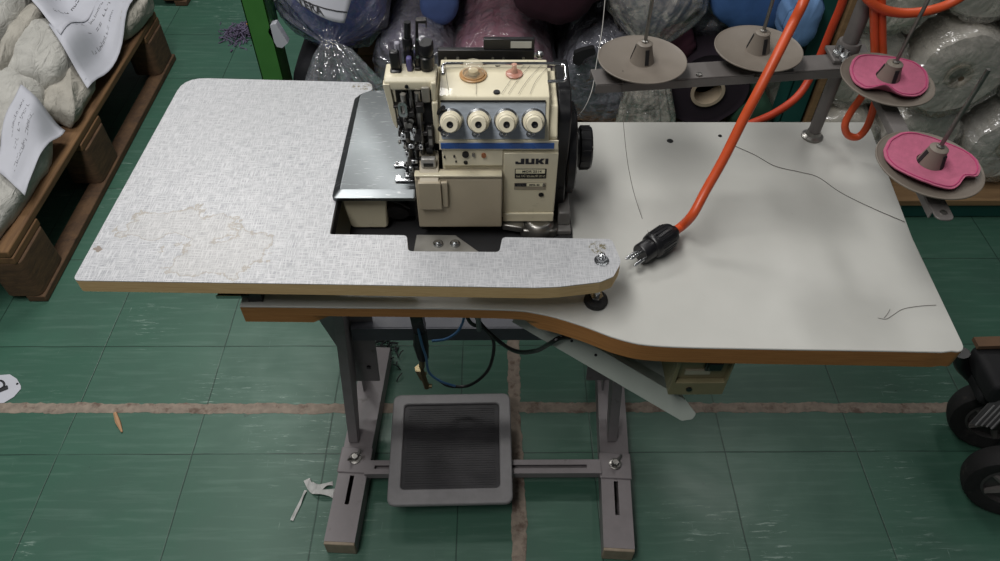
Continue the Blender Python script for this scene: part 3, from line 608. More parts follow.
m = MB(); m.lathe([(.0001, 0), (.0034, 0), (.0034, .0012), (.0018, .0012), (.0018, .0006), (.0001, .0006)], (.0625, fy2, .8505), (0, -1, 0), 16); m.build('screw', GUN, S)
# ---------------------------------------------------------------- thread stand
TS = thing('thread_stand', 'grey thread stand with four round spool plates on a pole at the table back corner', 'thread stand', (.503, .927, TZ))
STANDG = plain('stand_grey_paint', (100, 96, 94), .45, .1, .06, 40)
m = MB(); m.cyl((.503, .927, TZ + .002), (.503, .927, .935), .0092); pole = m.build('pole', STANDG, TS)
m = MB(); m.cyl((.503, .927, .93), (.503, .927, 1.35), .0112); m.build('upper_tube', STANDG, pole)
m = MB(); m.lathe([(.0001, 0), (.0165, 0), (.0165, .003), (.012, .006), (.0105, .012), (.0001, .012)], (.503, .927, TZ)); m.build('base_collar', STEEL_D, pole)
m = MB(); m.lathe([(.0115, 0), (.0155, 0), (.0165, .004), (.0165, .012), (.015, .016), (.0115, .016)], (.503, .927, .93)); m.build('clamp_collar', STANDG, pole)
def arm(name, a, b, w, t, round_end=False):
    a, b = Vector(a), Vector(b); d = (b - a).normalized(); n = Vector((-d.y, d.x, 0)); L = (b - a).length
    M = frame(a, d, n); m = MB()
    o = [(0, -w / 2), (L, -w / 2), (L, w / 2), (0, w / 2)]
    o = fillet(o, [.002, w * .45 if round_end else .002, w * .45 if round_end else .002, .002], 6)
    m.prism(o, 0, .0022, 'z', M)
    e = L - (w * .7 if round_end else 0)
    m.box((0, -w / 2, -t), (e, -w / 2 + .0022, 0), M); m.box((0, w / 2 - .0022, -t), (e, w / 2, 0), M)
    return m.build(name, STANDG, TS, .0008)
a1 = arm('arm', (.50, .914, .921), (.138, .873, .921), .038, .013)
a2 = arm('arm', (.530, .955, .9235), (.5055, .585, .9235), .021, .010, True)
for u, v in ((699, 75), (757, 77)):
    c = at(u, v, z=.9235); m = MB(); m.lathe([(.0001, 0), (.0045, 0), (.004, .0022), (.0001, .003)], c, seg=12); m.build('screw', STEEL_D, a1)
m = MB(); m.lathe([(.0001, 0), (.0042, 0), (.004, .001), (.0001, .0014)], (.507, .597, .9257), seg=12); m.build('screw', STEEL_D, a2)
m = MB(); m.box((.478, .903, .9235), (.520, .944, .930)); cl = m.build('clamp', STANDG, TS, .0015)
for x, y in ((.487, .916), (.493, .905)):
    m = MB(); m.lathe([(.008, 0), (.008, .006), (.006, .008), (.0001, .008)], (x, y, .930), seg=6); m.lathe([(.0042, .008), (.0042, .014), (.0001, .015)], (x, y, .930), seg=12); m.build('bolt', STEEL, cl)
PLATE_Z = .9385
def spool(c, r, tilt=(0, 0), spin=.4):
    """saucer with a slotted hub and a thin pin"""
    z = PLATE_Z; o = Vector((c[0], c[1], z)); A = Vector((math.sin(tilt[0]), math.sin(tilt[1]), 1)).normalized()
    m = MB(); m.lathe([(.0001, .0), (r * .25, .0), (r * .94, .0028), (r, .0048), (r, .0062), (r * .985, .0066), (r * .93, .0046), (r * .25, .0022), (.0001, .0022)], o, A, 56)
    p = m.build('spool_plate', PLASTIC_TAUPE, TS, ang=50)
    m = MB(); m.lathe([(.0001, .002), (.0165, .002), (.0105, .026), (.0105, .029), (.0085, .0305), (.0001, .0305)], o, A, 24); m.cyl(o - A * .0152, o, .006); h = m.build('hub', PLASTIC_TAUPE, p)
    for k in range(3):
        a = spin + k * 2 * PI / 3 - PI / 2; d = Vector((math.cos(a), math.sin(a), 0)); w = Vector((-d.y, d.x, 0))
        M = frame(o, w, A); q = MB()
        lo, hi = o + A * .0045 + d * .0160, o + A * .0245 + d * .0114
        q.rings([[lo - w * .0026 - d * .004, lo + w * .0026 - d * .004, lo + w * .0026 + d * .0003, lo - w * .0026 + d * .0003], [hi - w * .0026 - d * .004, hi + w * .0026 - d * .004, hi + w * .0026 + d * .0003, hi - w * .0026 + d * .0003]])
        q.build('slot', BLACK_MATT, h, smooth=False)
    m = MB(); m.cyl(o + A * .028, o + A * .132, .0024, seg=12); m.lathe([(.0042, .0285), (.0042, .0325), (.0026, .0335), (.0001, .0335)], o, A, 14); m.build('pin', STEEL_D, p)
    return o, A
CS = [(.204, .884), (.370, .912), (.5225, .836), (.508, .660)]
TILT = [(0, 0), (0, 0), (.03, -.03), (.03, -.02)]
for i, c in enumerate(CS): spool(c, .0605, TILT[i], (.25, .25, .1, .5)[i])
def pad(c, tilt, seed, label, curl):
    """pink foam disc with a cut from its middle"""
    t = thing('foam_pad', label, 'foam pad', (c[0], c[1], PLATE_Z + .005))
    A = Vector((math.sin(tilt[0]), math.sin(tilt[1]), 1)).normalized(); N = 72; R = []
    prof = [(.0160, .0035), (.0155, .0085), (.030, .0082), (.0470, .0092), (.0502, .0080), (.0502, .0066), (.048, .0056), (.03, .0042)]
    for k in range(N):
        a = 2 * PI * k / N; w = 1 + .035 * math.sin(2 * a + seed) + .02 * fbm((math.cos(a) * 2 + seed, math.sin(a) * 2, 0), 2); rr = []
        dip = .004 * math.exp(-((((a - curl + PI) % (2 * PI)) - PI) / .30) ** 2)
        for r, h in prof:
            q = r * (w if r > .028 else 1) * (1 - dip * 45 * (r > .04)); lift = h + (.0022 * math.sin(3 * a + seed) + .003 + dip * 1.4) * max(0, (r - .024) / .022) ** 1.5
            rr.append(Vector((c[0], c[1], PLATE_Z)) + Vector((q * math.cos(a), q * math.sin(a), lift)) + Vector((A.x, A.y, 0)) * -0 + Vector((0, 0, -(A.x * q * math.cos(a) + A.y * q * math.sin(a)))))
        R.append(rr)
    m = MB(); m.rings(R, False, True); m.build('foam', PINK, t, ang=60)
    m = MB(); m.tube([v for v in (r[3] + Vector((0, 0, .0003)) for r in R)], .0007, 6, True); m.build('stitching', plain('dark_pink_thread', (170, 62, 106), .9), t)
pad(CS[2], TILT[2], .6, 'pink foam pad on the spool plate beside the stand pole', 4.2)
pad(CS[3], TILT[3], 2.0, 'pink foam pad on the spool plate nearest the table front, its rim curled', 5.3)
# ---------------------------------------------------------------- orange power cord with plug
PC = thing('power_cord', 'orange cord hanging down onto the table with a black three-pin plug', 'cord', (.21, .66, TZ))
pa, pb = Vector((.192, .654, TZ + .0185)), Vector((.245, .696, TZ + .0215)); ax = (pb - pa).normalized()
path = [pb - ax * .005, pb + ax * .012, at(693, 214, z=.826), at(706, 190, z=.85), at(723, 160, z=.885), at(742, 122, z=.93), at(758, 92, z=.965), at(776, 57, z=1.0), at(793, 23, z=1.03), at(805, -2, z=1.055), at(822, -50, z=1.08), at(835, -100, z=1.09)]
m = MB(); m.tube(catmull(path, 6), .0064, 12); m.build('cord', ORANGE, PC)
m = MB(); m.lathe([(.0001, 0), (.0128, 0), (.0138, .0015), (.0138, .018), (.0150, .0185), (.0165, .0205), (.0172, .024), (.0172, .052), (.0150, .058), (.0085, .061), (.0075, .066), (.0001, .066)], pa, ax, 32); pg = m.build('plug', BLACK, PC)
up = Vector((0, 0, 1)); sd = ax.cross(up).normalized(); u2 = sd.cross(ax)
for a in range(20):
    t = 2 * PI * a / 20; n = sd * math.cos(t) + u2 * math.sin(t); m = MB(); m.tube([pa + ax * .027 + n * .0170, pa + ax * .050 + n * .0170], .0010, 6); m.build('grip_rib', BLACK, pg)
for a in (-1, 0, 1):
    b = pa + sd * (.0075 * a) + u2 * (.004 if a == 0 else -.002); m = MB(); m.tube([b + ax * .002, b - ax * .016, b - ax * .019], [.0024, .0024, .0012], 10); m.build('pin', STEEL, pg)
# cords behind
K = thing('extension_cable', 'coiled orange cord hung over the thread stand pole, one loop resting on the table', 'cord', (.52, .9, TZ))
Y = .897
lp = [(1010, -40, .9), (985, -22, .9), (958, -1, .9), (935, 9, .9), (910, 13, .9), (888, 11, .9), (872, 3, .9), (862, -12, .905), (862, -40, .91)]
m = MB(); m.tube(catmull([at(u, v, y=y) for u, v, y in lp], 6), .0062, 12); m.build('coil', ORANGE, K)
lp = [(868, -30, .905), (872, 0, .905), (873, 30, .905), (874, 60, .903), (877, 90, .90), (872, 112, .893), (866, 129, .887), (857, 139, .885), (847, 137, .885), (844, 127, .887), (850, 114, .892), (862, 97, .898), (880, 70, .903), (881, 40, .906), (880, 0, .906), (878, -30, .906)]
m = MB(); m.tube(catmull([at(u, v, y=y) + Vector((0, 0, .004)) for u, v, y in lp], 6), .0054, 12); m.build('coil', ORANGE, K)
K2 = thing('extension_cable', 'orange cord running down behind the table back edge, left of the pole', 'cord', (.58, 1.15, .7))
m = MB(); m.tube(catmull([at(u, v, y=y) for u, v, y in ((852, -40, 1.15), (843, 0, 1.15), (833, 25, 1.15), (822, 52, 1.15), (811, 76, 1.14), (797, 97, 1.12), (775, 113, 1.10), (750, 124, 1.08), (715, 138, 1.06), (680, 165, 1.06), (660, 220, 1.06))], 6), .0072, 12); m.build('cord', plain('dull_orange_rubber', (186, 62, 32), .5), K2)
# ---------------------------------------------------------------- under the table
SB = thing('switch_box', 'beige switch box with a black rocker under the table front edge', 'switch box', (.29, .58, .66))
BE = plain('beige_steel', (132, 124, 94), .5, 0, .06, 40)
fyb = .545
m = MB(); m.box((.236, fyb, .645), (.310, fyb + .10, .748)); b = m.build('body', BE, SB, .002)
m = MB()
ring_plate(m, fillet([(-.037, -.001), (.037, -.001), (.037, .1), (-.037, .1)], .003), fillet([(-.032, .028), (.034, .028), (.034, .096), (-.032, .096)], .003), 0, .008, frame((.273, fyb, .646), (1, 0, 0), (0, 0, 1)))
m.build('front_rim', BE, b, .001)
m = MB(); m.box((.275, fyb - .006, .697), (.298, fyb, .722)); m.box((.277, fyb - .010, .703), (.296, fyb - .005, .720)); m.build('rocker', BLACK, b, .002)
m = MB(); m.box((.252, fyb - .003, .686), (.285, fyb, .695)); m.build('label', plain('pale_label', (176, 170, 150), .6), b)
m = MB(); m.cyl((.262, fyb - .010, .660), (.262, fyb + .002, .660), .004, seg=12); m.build('screw', BLACK, b)
CHG = plain('grey_green_chute_paint', (174, 182, 174), .45, 0, .04, 30, dirt=((112, 114, 106), 30, .66))
CU = thing('waste_chute', 'long grey-green metal waste chute sloping down under the wavy table front', 'chute', (.15, .57, .66))
A0, A1 = at(512, 322, z=.695), at(685, 423, z=.572)      # outer lip, upper and lower end
e = (A1 - A0).normalized()
B1 = at(699, 414, z=.592); wv = (B1 - A1); wv = wv - e * wv.dot(e)
wv = Vector((0.11, .55, .82)).normalized(); wv = (wv - e * wv.dot(e)).normalized(); fl = e.cross(wv).normalized()
if fl.y < 0: fl = -fl
M = Matrix(((e.x, wv.x, fl.x, A0.x), (e.y, wv.y, fl.y, A0.y), (e.z, wv.z, fl.z, A0.z), (0, 0, 0, 1)))
L = (A1 - A0).length
m = MB(); t = .0015
m.prism(fillet([(0, 0), (L - .006, 0), (L + .006, .010), (L + .006, .020), (L - .02, .030), (0, .030)], [0, .006, .005, .005, .003, 0], 4), 0, t, 'z', M)
m.prism([(0, .030 - t), (L - .02, .030 - t), (L - .02, .030), (0, .030)], 0, .055, 'z', M)
m.prism([(0, .030), (L - .045, .030), (L - .02, .038), (L - .02, .05), (0, .05)], .0535, .055, 'z', M)
lipo = m.build('trough', CHG, CU, .0006)
m = MB(); m.box((0, .0485, .035), (L - .05, .05, .055), M); m.box((.02, .036, .055), (.05, .0485, .09), M); m.build('rear_flange', CHG, CU)
for s_ in (.055, .075, .085, .125):
    c = M @ Vector((s_, .020, -.0003)); m = MB(); m.cyl(c, c - fl * .0006, .0022, seg=10); m.build('hole', BLACK, lipo)
V = thing('air_valve', 'black pneumatic valve with brass fittings dangling under the table among hoses', 'valve', (-.135, .86, .6))
vy = .86
def vp(u, v, y=vy): return at(u, v, y=y)
m = MB(); m.tube([vp(416, 316) + Vector((0, 0, .25)), vp(416, 316)], .006, 8); m.build('hanger', BLACK, V)
m = MB(); a, b2 = vp(416, 312), vp(420, 330); m.tube([a, a.lerp(b2, .9), b2], [.016, .017, .013], 4); m.build('body', BLACK, V, .002)
m = MB(); m.tube([b2, vp(421, 345), vp(423, 358)], [.013, .016, .012], 8); m.build('coil', plain('black_coil', (26, 27, 34), .5), V, .002)
m = MB(); m.tube([vp(422, 356), vp(422, 367)], .006, 10); m.tube([vp(419, 368), vp(423, 378)], [.010, .008], 6); m.tube([vp(423, 376), vp(427, 387)], [.006, .0065], 10); m.tube([vp(425, 386), vp(432, 386)], .005, 10); m.tube([vp(416, 370), vp(426, 374)], .004, 8); m.build('fitting', plain('dull_brass', (128, 116, 88), .35, .8), V)
HB = plain('blue_air_hose', (78, 122, 168), .4)
m = MB(); m.tube(catmull([vp(418, 328, .85), vp(422, 345, .84), vp(426, 357, .845), vp(429, 372, .85), (vp(440, 381, .86)), vp(455, 386, .87)], 6), .0026, 8); m.build('hose', HB, V)
m = MB(); m.tube(catmull([vp(432, 341, .86), vp(446, 339, .86), vp(458, 331, .87), vp(464, 318, .88), vp(466, 300, .88)], 6), .0026, 8); m.build('hose', HB, V)
BL = plain('black_cable', (22, 22, 24), .4)
H1 = thing('black_hose', 'black hose drooping in a loop from the valve under the table', 'hose', (-.05, .86, .5))
m = MB(); m.tube(catmull([vp(462, 300, .80), vp(470, 322, .80), vp(486, 330, .81), vp(494, 345, .83), vp(488, 370, .86), vp(470, 385, .88), vp(450, 386, .88), vp(440, 381, .87)], 8), .0035, 8); m.build('tube', BL, H1)
H2 = thing('black_cable', 'black cable running from under the machine to the waste chute', 'cable', (.02, .68, .6))
m = MB(); m.tube(catmull([vp(470, 300, .72), vp(478, 320, .72), vp(495, 338, .70), vp(515, 351, .66), vp(535, 351, .63), vp(549, 344, .60), vp(560, 338, .60), vp(575, 337, .62)], 8), .0034, 8); m.build('cable', BL, H2)
H3 = thing('air_hose', 'thin grey hose end hanging under the front middle of the table', 'hose', (0, .7, .6))
m = MB(); m.tube([vp(478, 312, .70), vp(479, 330, .70)], .004, 8); m.tube([vp(478, 312, .70), vp(478, 312, .70) + Vector((0, 0, .05))], .004, 8); m.build('tube', plain('grey_hose', (120, 122, 126), .5), H3)
# loose threads on the table
def thread(label, pts, r=.00045, mt=THREAD, name='loose_thread'):
    o = MB().tube(catmull(pts, 6), r, 5).build(name, mt); tag(o, label, 'thread'); return o
z = TZ + .0008
thread('thin dark thread lying in an arc across the table below the pole', [at(u, v, z=z) for u, v in ((735, 146), (755, 155), (775, 166), (800, 172), (818, 177), (840, 192), (870, 207), (905, 222))])
thread('short curled dark thread on the right front of the white table', [at(u, v, z=z) for u, v in ((878, 318), (886, 319), (893, 315), (903, 309), (920, 306), (936, 305))], .0003)
thread('tiny thread end beside the curled thread at the table front', [at(u, v, z=z) for u, v in ((884, 318), (888, 313), (890, 309))], .0003)
tp = [at(598, 20, y=.92), at(601, 35, y=.91)] 
thread('pale thread drooping from the left spool plate to the hand wheel', [at(605, 0, y=.95), at(602, 30, y=.93), at(597, 60, y=.90), at(592, 90, y=.87), at(583, 110, y=.85), at(573, 118, y=.83), at(562, 115, y=.82)], .0006, THREAD_W)
thread('fine thread hanging from the left spool plate down to the table', [at(623, 70, z=.945), at(622, 100, z=.90), at(626, 150, z=.86), at(632, 185, z=.82), at(641, 215, z=TZ + .002), at(650, 236, z=z)], .0004)
for u, v, r, l in ((670, 141, .0052, 'larger'), (720, 136, .0032, 'smaller')):
    c = at(u, v, z=TZ); o = MB().lathe([(.0001, .0002), (r, .0002), (r * .8, .0012), (.0001, .0012)], c, seg=16).build('hole_plug', BLACK); tag(o, l + ' of two black hole plugs in the white table behind the machine', 'plug')
# ---------------------------------------------------------------- pallets
PW = wood('old_pallet_wood', (128, 96, 62), (92, 66, 44), (30, 2.2, 30), .8, 2, dirt=((46, 32, 24), 7, .6))
PW2 = wood('pallet_block_wood', (104, 78, 54), (72, 54, 40), (6, 6, 30), .85, 3, dirt=((40, 28, 22), 9, .58))
def pallet(label, x1, y0, L, W, overhang=0.0, mid=.5):
    """deck boards along y, right edge at x1"""
    t = thing('wooden_pallet', label, 'pallet', (x1 - W / 2, y0 + L / 2, 0))
    for k, (a, w) in enumerate(((0, .145), (.165, .10), (.29, .145), (.455, .10), (.575, .145))):
        s = W / .72
        m = MB(); m.box((x1 - overhang - (a + w) * s, y0, .168), (x1 - overhang - a * s, y0 + L, .190)); m.build('deck_board', PW, t, .004)
    ys = (0, L * mid - .07, L - .145)
    for y in ys:
        m = MB(); m.box((x1 - W, y0 + y, .146), (x1 - overhang * .8, y0 + y + .145, .168)); m.build('cross_board', PW, t, .003)
        for x in (0, W / 2 - .05, W - .1):
            m = MB(); c = fillet([(x1 - x - .1, y0 + y), (x1 - x - .006, y0 + y), (x1 - x - .006, y0 + y + .145), (x1 - x - .1, y0 + y + .145)], .02, 3); m.prism(c, .022, .146); m.build('block', PW2, t, .003)
    for x in (0, W / 2 - .05, W - .1):
        m = MB(); m.box((x1 - x - (.1 if x else .05), y0, .0005), (x1 - x, y0 + L, .022)); m.build('runner', PW2, t, .003)
    return t
pallet('weathered wooden pallet under the white sacks and printed sheets', -1.178, 1.245, 1.18, .80, .014, .44)
pallet('dark wooden pallet far behind the sack pallet, only its end showing', -1.246, 2.82, 1.2, .80, .0)
# ---------------------------------------------------------------- white sacks and sheets
def cloth(name, c, stripe=0):
    s = NT(name); co = s.coord(); n = s.noise(co, 14, 4, .6, .5)
    s.put(s.b.inputs['Base Color'], s.mix(s.ramp(n, .35, .65), lin(c), lin(tuple(v * .9 for v in c)))); s.set(.55, spec=.3)
    s.bump(s.noise(s.coord((2.6, 1, 1.5)), 15, 4, .55, 1.2), 1.0, .010); return s.m
SACK = cloth('white_woven_sack', (188, 187, 181)); SACK2 = cloth('ivory_woven_sack', (178, 174, 164))
def sack(label, c, d, rot, seed, mt=SACK, fold=1.0):
    t = thing('cloth_sack', label, 'sack', (c[0], c[1], c[2] - d[2] / 2), 'white cloth sacks piled on the pallet')
    M = Matrix.Translation(Vector(c)) @ Matrix.Rotation(rot[2], 4, 'Z') @ Matrix.Rotation(rot[1], 4, 'Y') @ Matrix.Rotation(rot[0], 4, 'X')
    NU, NV = 64, 30; R = []
    def se(x, e): return math.copysign(abs(x) ** e, x)
    for j in range(NV + 1):
        ph = -PI / 2 + PI * j / NV; row = []
        for i in range(NU):
            th = 2 * PI * i / NU
            p = Vector((se(math.cos(ph), .55) * se(math.cos(th), .45), se(math.cos(ph), .55) * se(math.sin(th), .45), se(math.sin(ph), .7)))
            q = Vector((p.x * d[0] / 2, p.y * d[1] / 2, p.z * d[2] / 2))
            w = Vector((q.x + seed, q.y * 1.0, q.z)) 
            rg = 1 - abs(noise.noise(Vector((w.x * 15 + w.y * 4, w.y * 3, w.z * 5 + seed)))) * 2
            k = .012 * fbm(w, 5) + fold * .013 * rg * abs(rg) + .003 * fbm(w, 30)
            q += Vector((p.x, p.y, p.z)).normalized() * k if p.length > 0 else Vector()
            row.append(M @ q)
        R.append(row)
    m = MB(); m.rings(R, True); m.build('fabric', mt, t, ang=180); return t
def zs(u, v, z): return at(u, v, z=z)
sack('large white sack bulging at the left edge of the pallet', zs(-22, 112, .27), (.32, .40, .16), (0, .15, .4), 1)
sack('white sack folded behind the large left sack, its hem bunched', zs(44, 58, .285), (.17, .28, .14), (.1, .25, .1), 2)
sack('grey-white sack between two printed sheets, gathered hem at the pallet edge', zs(70, 96, .225), (.10, .22, .08), (0, .45, .1), 3, SACK2, 1.2)
sack('white sack under the near printed sheet at the pallet front', zs(-14, 190, .23), (.18, .46, .09), (0, .25, 0), 4)
sack('cream sack with puckered mouth at the pallet far edge', zs(123, 14, .235), (.12, .24, .09), (0, .2, 0), 5, SACK2, 1.5)
sack('white sack standing tall in the far left of the pile', zs(-6, 2, .34), (.28, .50, .26), (0, .1, .2), 6)
sack('pale sack under the two far printed sheets', zs(72, 24, .225), (.22, .52, .08), (0, .3, .05), 7)
sack('narrow rolled white sack squeezed beside the folded sack', zs(22, 38, .345), (.05, .34, .09), (0, .1, .0), 8, SACK2, .5)
from mathutils.bvhtree import BVHTree
def sack_tree():
    V, F = [], []
    for o in bpy.data.objects:
        if o.type == 'MESH' and o.parent and o.parent.name.startswith('cloth_sack'):
            b = len(V); org = o.parent.location; V += [v.co + org for v in o.data.vertices]; F += [tuple(q + b for q in p.vertices) for p in o.data.polygons]
    return BVHTree.FromPolygons(V, F)
ST = sack_tree()
def above(p, gap=.005):
    z = p.z
    for dx, dy in ((0, 0), (.02, 0), (-.02, 0), (0, .03), (0, -.03)):
        h = ST.ray_cast(Vector((p.x + dx, p.y + dy, 1.2)), Vector((0, 0, -1)))[0]
        if h: z = max(z, h.z + gap - (.006 if dx or dy else 0))
    return Vector((p.x, p.y, max(z, .1935)))
def sheet(label, cor, seed, lines, bow=.012):
    """paper with corners A B C D (A-B top edge, D-C bottom edge) and rows of smudged print"""
    A, B_, C_, D = [at(u, v, z=z) for u, v, z in cor]
    t = thing('printed_sheet', label, 'paper sheet', tuple((A + B_ + C_ + D) / 4), 'printed sheets lying on the sacks')
    NU, NV = 16, 20
    def flat(i, j):
        u, v = i / NU, j / NV; return (A * (1 - u) + B_ * u) * (1 - v) + (D * (1 - u) + C_ * u) * v
    Z = [[above(flat(i, j), .004 + seed * .0012).z for i in range(NU + 1)] for j in range(NV + 1)]
    for k in range(4):        # paper bridges the hollows of the cloth below it
        Z = [[max(Z[j][i] * .6 + .4 * sum(Z[min(max(j + b, 0), NV)][min(max(i + a, 0), NU)] for a in (-1, 0, 1) for b in (-1, 0, 1)) / 9, Z[j][i] * .999) for i in range(NU + 1)] for j in range(NV + 1)]
        Z = [[Z[j][i] * .5 + .5 * sum(Z[min(max(j + b, 0), NV)][min(max(i + a, 0), NU)] for a in (-1, 0, 1) for b in (-1, 0, 1)) / 9 for i in range(NU + 1)] for j in range(NV + 1)]
    def P(u, v):
        x, y = min(max(u, 0), .9999) * NU, min(max(v, 0), .9999) * NV; i, j = int(x), int(y); fx, fy_ = x - i, y - j
        z = (Z[j][i] * (1 - fx) + Z[j][i + 1] * fx) * (1 - fy_) + (Z[j + 1][i] * (1 - fx) + Z[j + 1][i + 1] * fx) * fy_
        p = (A * (1 - u) + B_ * u) * (1 - v) + (D * (1 - u) + C_ * u) * v
        return Vector((p.x, p.y, z + .003 * fbm((u * 2 + seed, v * 3, seed), 1) + .003))
    m = MB(); m.grid(P, 16, 20, .0006); sh = m.build('paper', WHITE_PAPER, t, ang=180)
    for k, (u0, v0, u1, h, words) in enumerate(lines):
        Lw = (u1 - u0)
        scribble(Matrix(), Lw, h, seed * 10 + k, INK, sh, words, 'print', fn=lambda q: P(u0 + q.x, v0 - q.y) + Vector((0, 0, .0006 + q.z)))
    return t
sheet('printed white sheet draped over the near sack, crumpled edge on its left', ((0, 178, .25), (34, 108, .26), (66, 132, .225), (32, 207, .20)), 1, ((.12, .60, .93, .085, (9, 9)), (.32, .42, .86, .07, (6, 5)), (.40, .27, .88, .06, (7, 4))))
sheet('printed white sheet hanging over the far end of the pallet edge', ((62, 52, .27), (118, -25, .28), (150, 2, .225), (95, 104, .196)), 2, ((.22, .32, .80, .055, (12, 5)), (.28, .48, .66, .05, (4, 3)), (.22, .66, .62, .06, (9, 3))))
sheet('printed white sheet behind, half covered by the far hanging sheet', ((22, 5, .32), (58, -45, .32), (112, -22, .29), (72, 58, .275)), 3, ((.15, .72, .85, .05, (3, 8)), (.30, .50, .88, .05, (9, 5))))
# ---------------------------------------------------------------- storage rack
GREEN = plain('green_rack_enamel', (66, 122, 56), .4, 0, .06, 20, dirt=((30, 70, 26), 9, .66))
TEAL = plain('dark_teal_enamel', (30, 78, 72), .45, 0, .06, 20)
RW = wood('rack_board', (150, 120, 84), (124, 96, 66), (2, 30, 30), .8, 2)
RK = thing('storage_rack', 'green steel storage rack behind the table holding wrapped fabric rolls', 'rack', (.4, 1.9, 0))
def upright(x0, x1, y, mt):
    m = MB(); m.box((x0, y, .0005), (x1, y + .004, 2.1)); m.box((x0, y, .0005), (x0 + .004, y + .07, 2.1)); m.box((x1 - .004, y, .0005), (x1, y + .07, 2.1)); u = m.build('upright', mt, RK, .001)
    m = MB(); m.box((x0 - .015, y - .0, 0.0005), (x1 + .015, y + .09, .006)); m.build('foot_plate', mt, u)
upright(-.576, -.522, 1.585, GREEN); upright(.757, .815, 1.585, TEAL); upright(-.576, -.522, 2.5, GREEN); upright(.757, .815, 2.5, TEAL); upright(2.06, 2.12, 1.585, TEAL)
for x0, x1, z in ((-.522, .757, .235), (.815, 2.06, .055), (-.522, .757, 1.06)):  # topmost level unseen, added to keep the rear lamp off the floor
    for y in (1.565, 2.45):
        m = MB(); m.box((x0 - .01, y, z - .052), (x1 + .01, y + .045, z)); m.build('crossbar', TEAL, RK, .003)
    for k in range(6):
        a = 1.555 + k * .16; m = MB(); m.box((x0 + .002, a, z), (x1 - .002, a + .145, z + .022)); m.build('board', RW, RK, .003)
m = MB(); m.box((.822, 1.578, .078), (.838, 1.612, 1.3)); tag(m.build('wooden_lath', RW, None, .002), 'pale wooden lath standing against the teal rack upright', 'lath')
# ---------------------------------------------------------------- wrapped fabric rolls
FILM = film('clear_plastic_film', (196, 200, 210), .10, .42)
FILM2 = film('cloudy_plastic_film', (184, 186, 198), .24, .46)
FILMW = film('bright_plastic_film', (232, 226, 214), .28, .34, 27)
def fabric(name, c, rough=.85): return plain(name, c, rough, 0, .12, 26, .35, 60)
def roll(label, cx, cz, r, mt, y0=1.62, y1=2.42, core=None, wrap=None, seed=0, squash=1.0, knot=None, tail=None, lump=.05, name='fabric_roll', group=None, face='round', sag=0.0, flare=.09):
    t = thing(name, label, 'fabric roll', (cx, y0 + .1, cz - r), group)
    NS = 56; R = []
    def ring(y, rr, ox=0, oz=0, amp=lump, s2=0):
        o = []
        for k in range(NS):
            a = 2 * PI * k / NS; w = 1 + amp * fbm((math.cos(a) * 1.2 + seed, math.sin(a) * 1.2, y * 2.2), 1.3)
            o.append(Vector((cx + ox + rr * w * math.cos(a), y, cz + oz + rr * w * squash * math.sin(a))))
        return o
    n = 10; ys = [y1 + (y0 - y1) * i / n for i in range(n + 1)]
    R = [ring(y, r * (.6 if i == 0 else 1)) for i, y in enumerate(ys)]
    R[-1] = ring(y0 + .012, r * .985)
    R.append(ring(y0, r * .93))
    if core:
        for k, f in enumerate((.80, .66, .5, .38)):
            R.append(ring(y0 + (.006 if k % 2 == 0 else 0), r * f, amp=lump * .6))
        R.append(ring(y0 + .004, core, amp=.02)); R.append(ring(y0 + .05, core * .98, amp=.02))
    else:
        R += [ring(y0 - .008, r * .7), ring(y0 - .012, r * .4), ring(y0 - .012, r * .12)]
    m = MB(); m.rings(R, True); f = m.build('fabric', mt, t, ang=70)
    if core:
        m = MB(); m.lathe([(core * .97, .06), (core * .97, -.004), (core * .78, -.004), (core * .78, .05), (.0001, .05)], (cx, y0, cz), (0, 1, 0), 28); m.build('cardboard_core', plain('cardboard', (176, 160, 138), .85), t)
    if wrap:
        R = []; rw = r + .010; NS2 = 84
        def fring(c, rr, amp, pleat, axis=None, sq=squash, ph=0):
            o = []; ax = Vector(axis or (0, -1, 0)).normalized(); u = Vector((1, 0, 0)); v = ax.cross(u).normalized(); u = v.cross(ax)
            for k in range(NS2):
                a = 2 * PI * k / NS2; w = 1 + amp * fbm((math.cos(a) * 2 + seed, math.sin(a) * 2, c[1] * 6 + seed), 1.6) + pleat * (math.sin(a * 11 + ph + 2 * fbm((math.cos(a) + seed, math.sin(a), 1), 2)) * .6 + math.sin(a * 23 + seed) * .4)
                o.append(Vector(c) + (u * math.cos(a) + v * math.sin(a) * sq) * rr * w)
            return o
        for i, y in enumerate(ys): R.append(fring((cx, y, cz), rw, .06 if i < n else .05, .022, ph=i * .7))
        if knot:
            K = Vector(knot); c0 = Vector((cx, y0, cz))
            for f, rr, pl in ((.25, .93, .04), (.5, .72, .09), (.72, .46, .16), (.88, .26, .22), (1, .13, .22)):
                R.append(fring(c0.lerp(K, f), rw * rr, .04, pl, (K - c0)))
            if tail:
                Tl = Vector(tail); d = (Tl - K); 
                for f, rr in ((.12, flare * .42), (.35, flare * .62), (.65, flare * .85), (1, flare)):
                    R.append(fring(K.lerp(Tl, f) + Vector((0, -.015 * math.sin(PI * f), 0)), rr, .12, .22, d, .45, f))
        else:
            R += [fring((cx, y0 - .012, cz - sag * .3), rw * .9, .07, .06), fring((cx, y0 - .022, cz - sag * .6), rw * .62, .12, .14), fring((cx, y0 - .02, cz - sag), rw * .3, .1, .16), fring((cx, y0 - .012, cz - sag), rw * .06, .1, .1)]
        m = MB(); m.rings(R, False); m.build('plastic_wrap', wrap, t, ang=180)
    return t
G1 = 'plastic-wrapped fabric rolls in the rack behind the machine'; G2 = 'clear-wrapped pale rolls in the right rack bay'
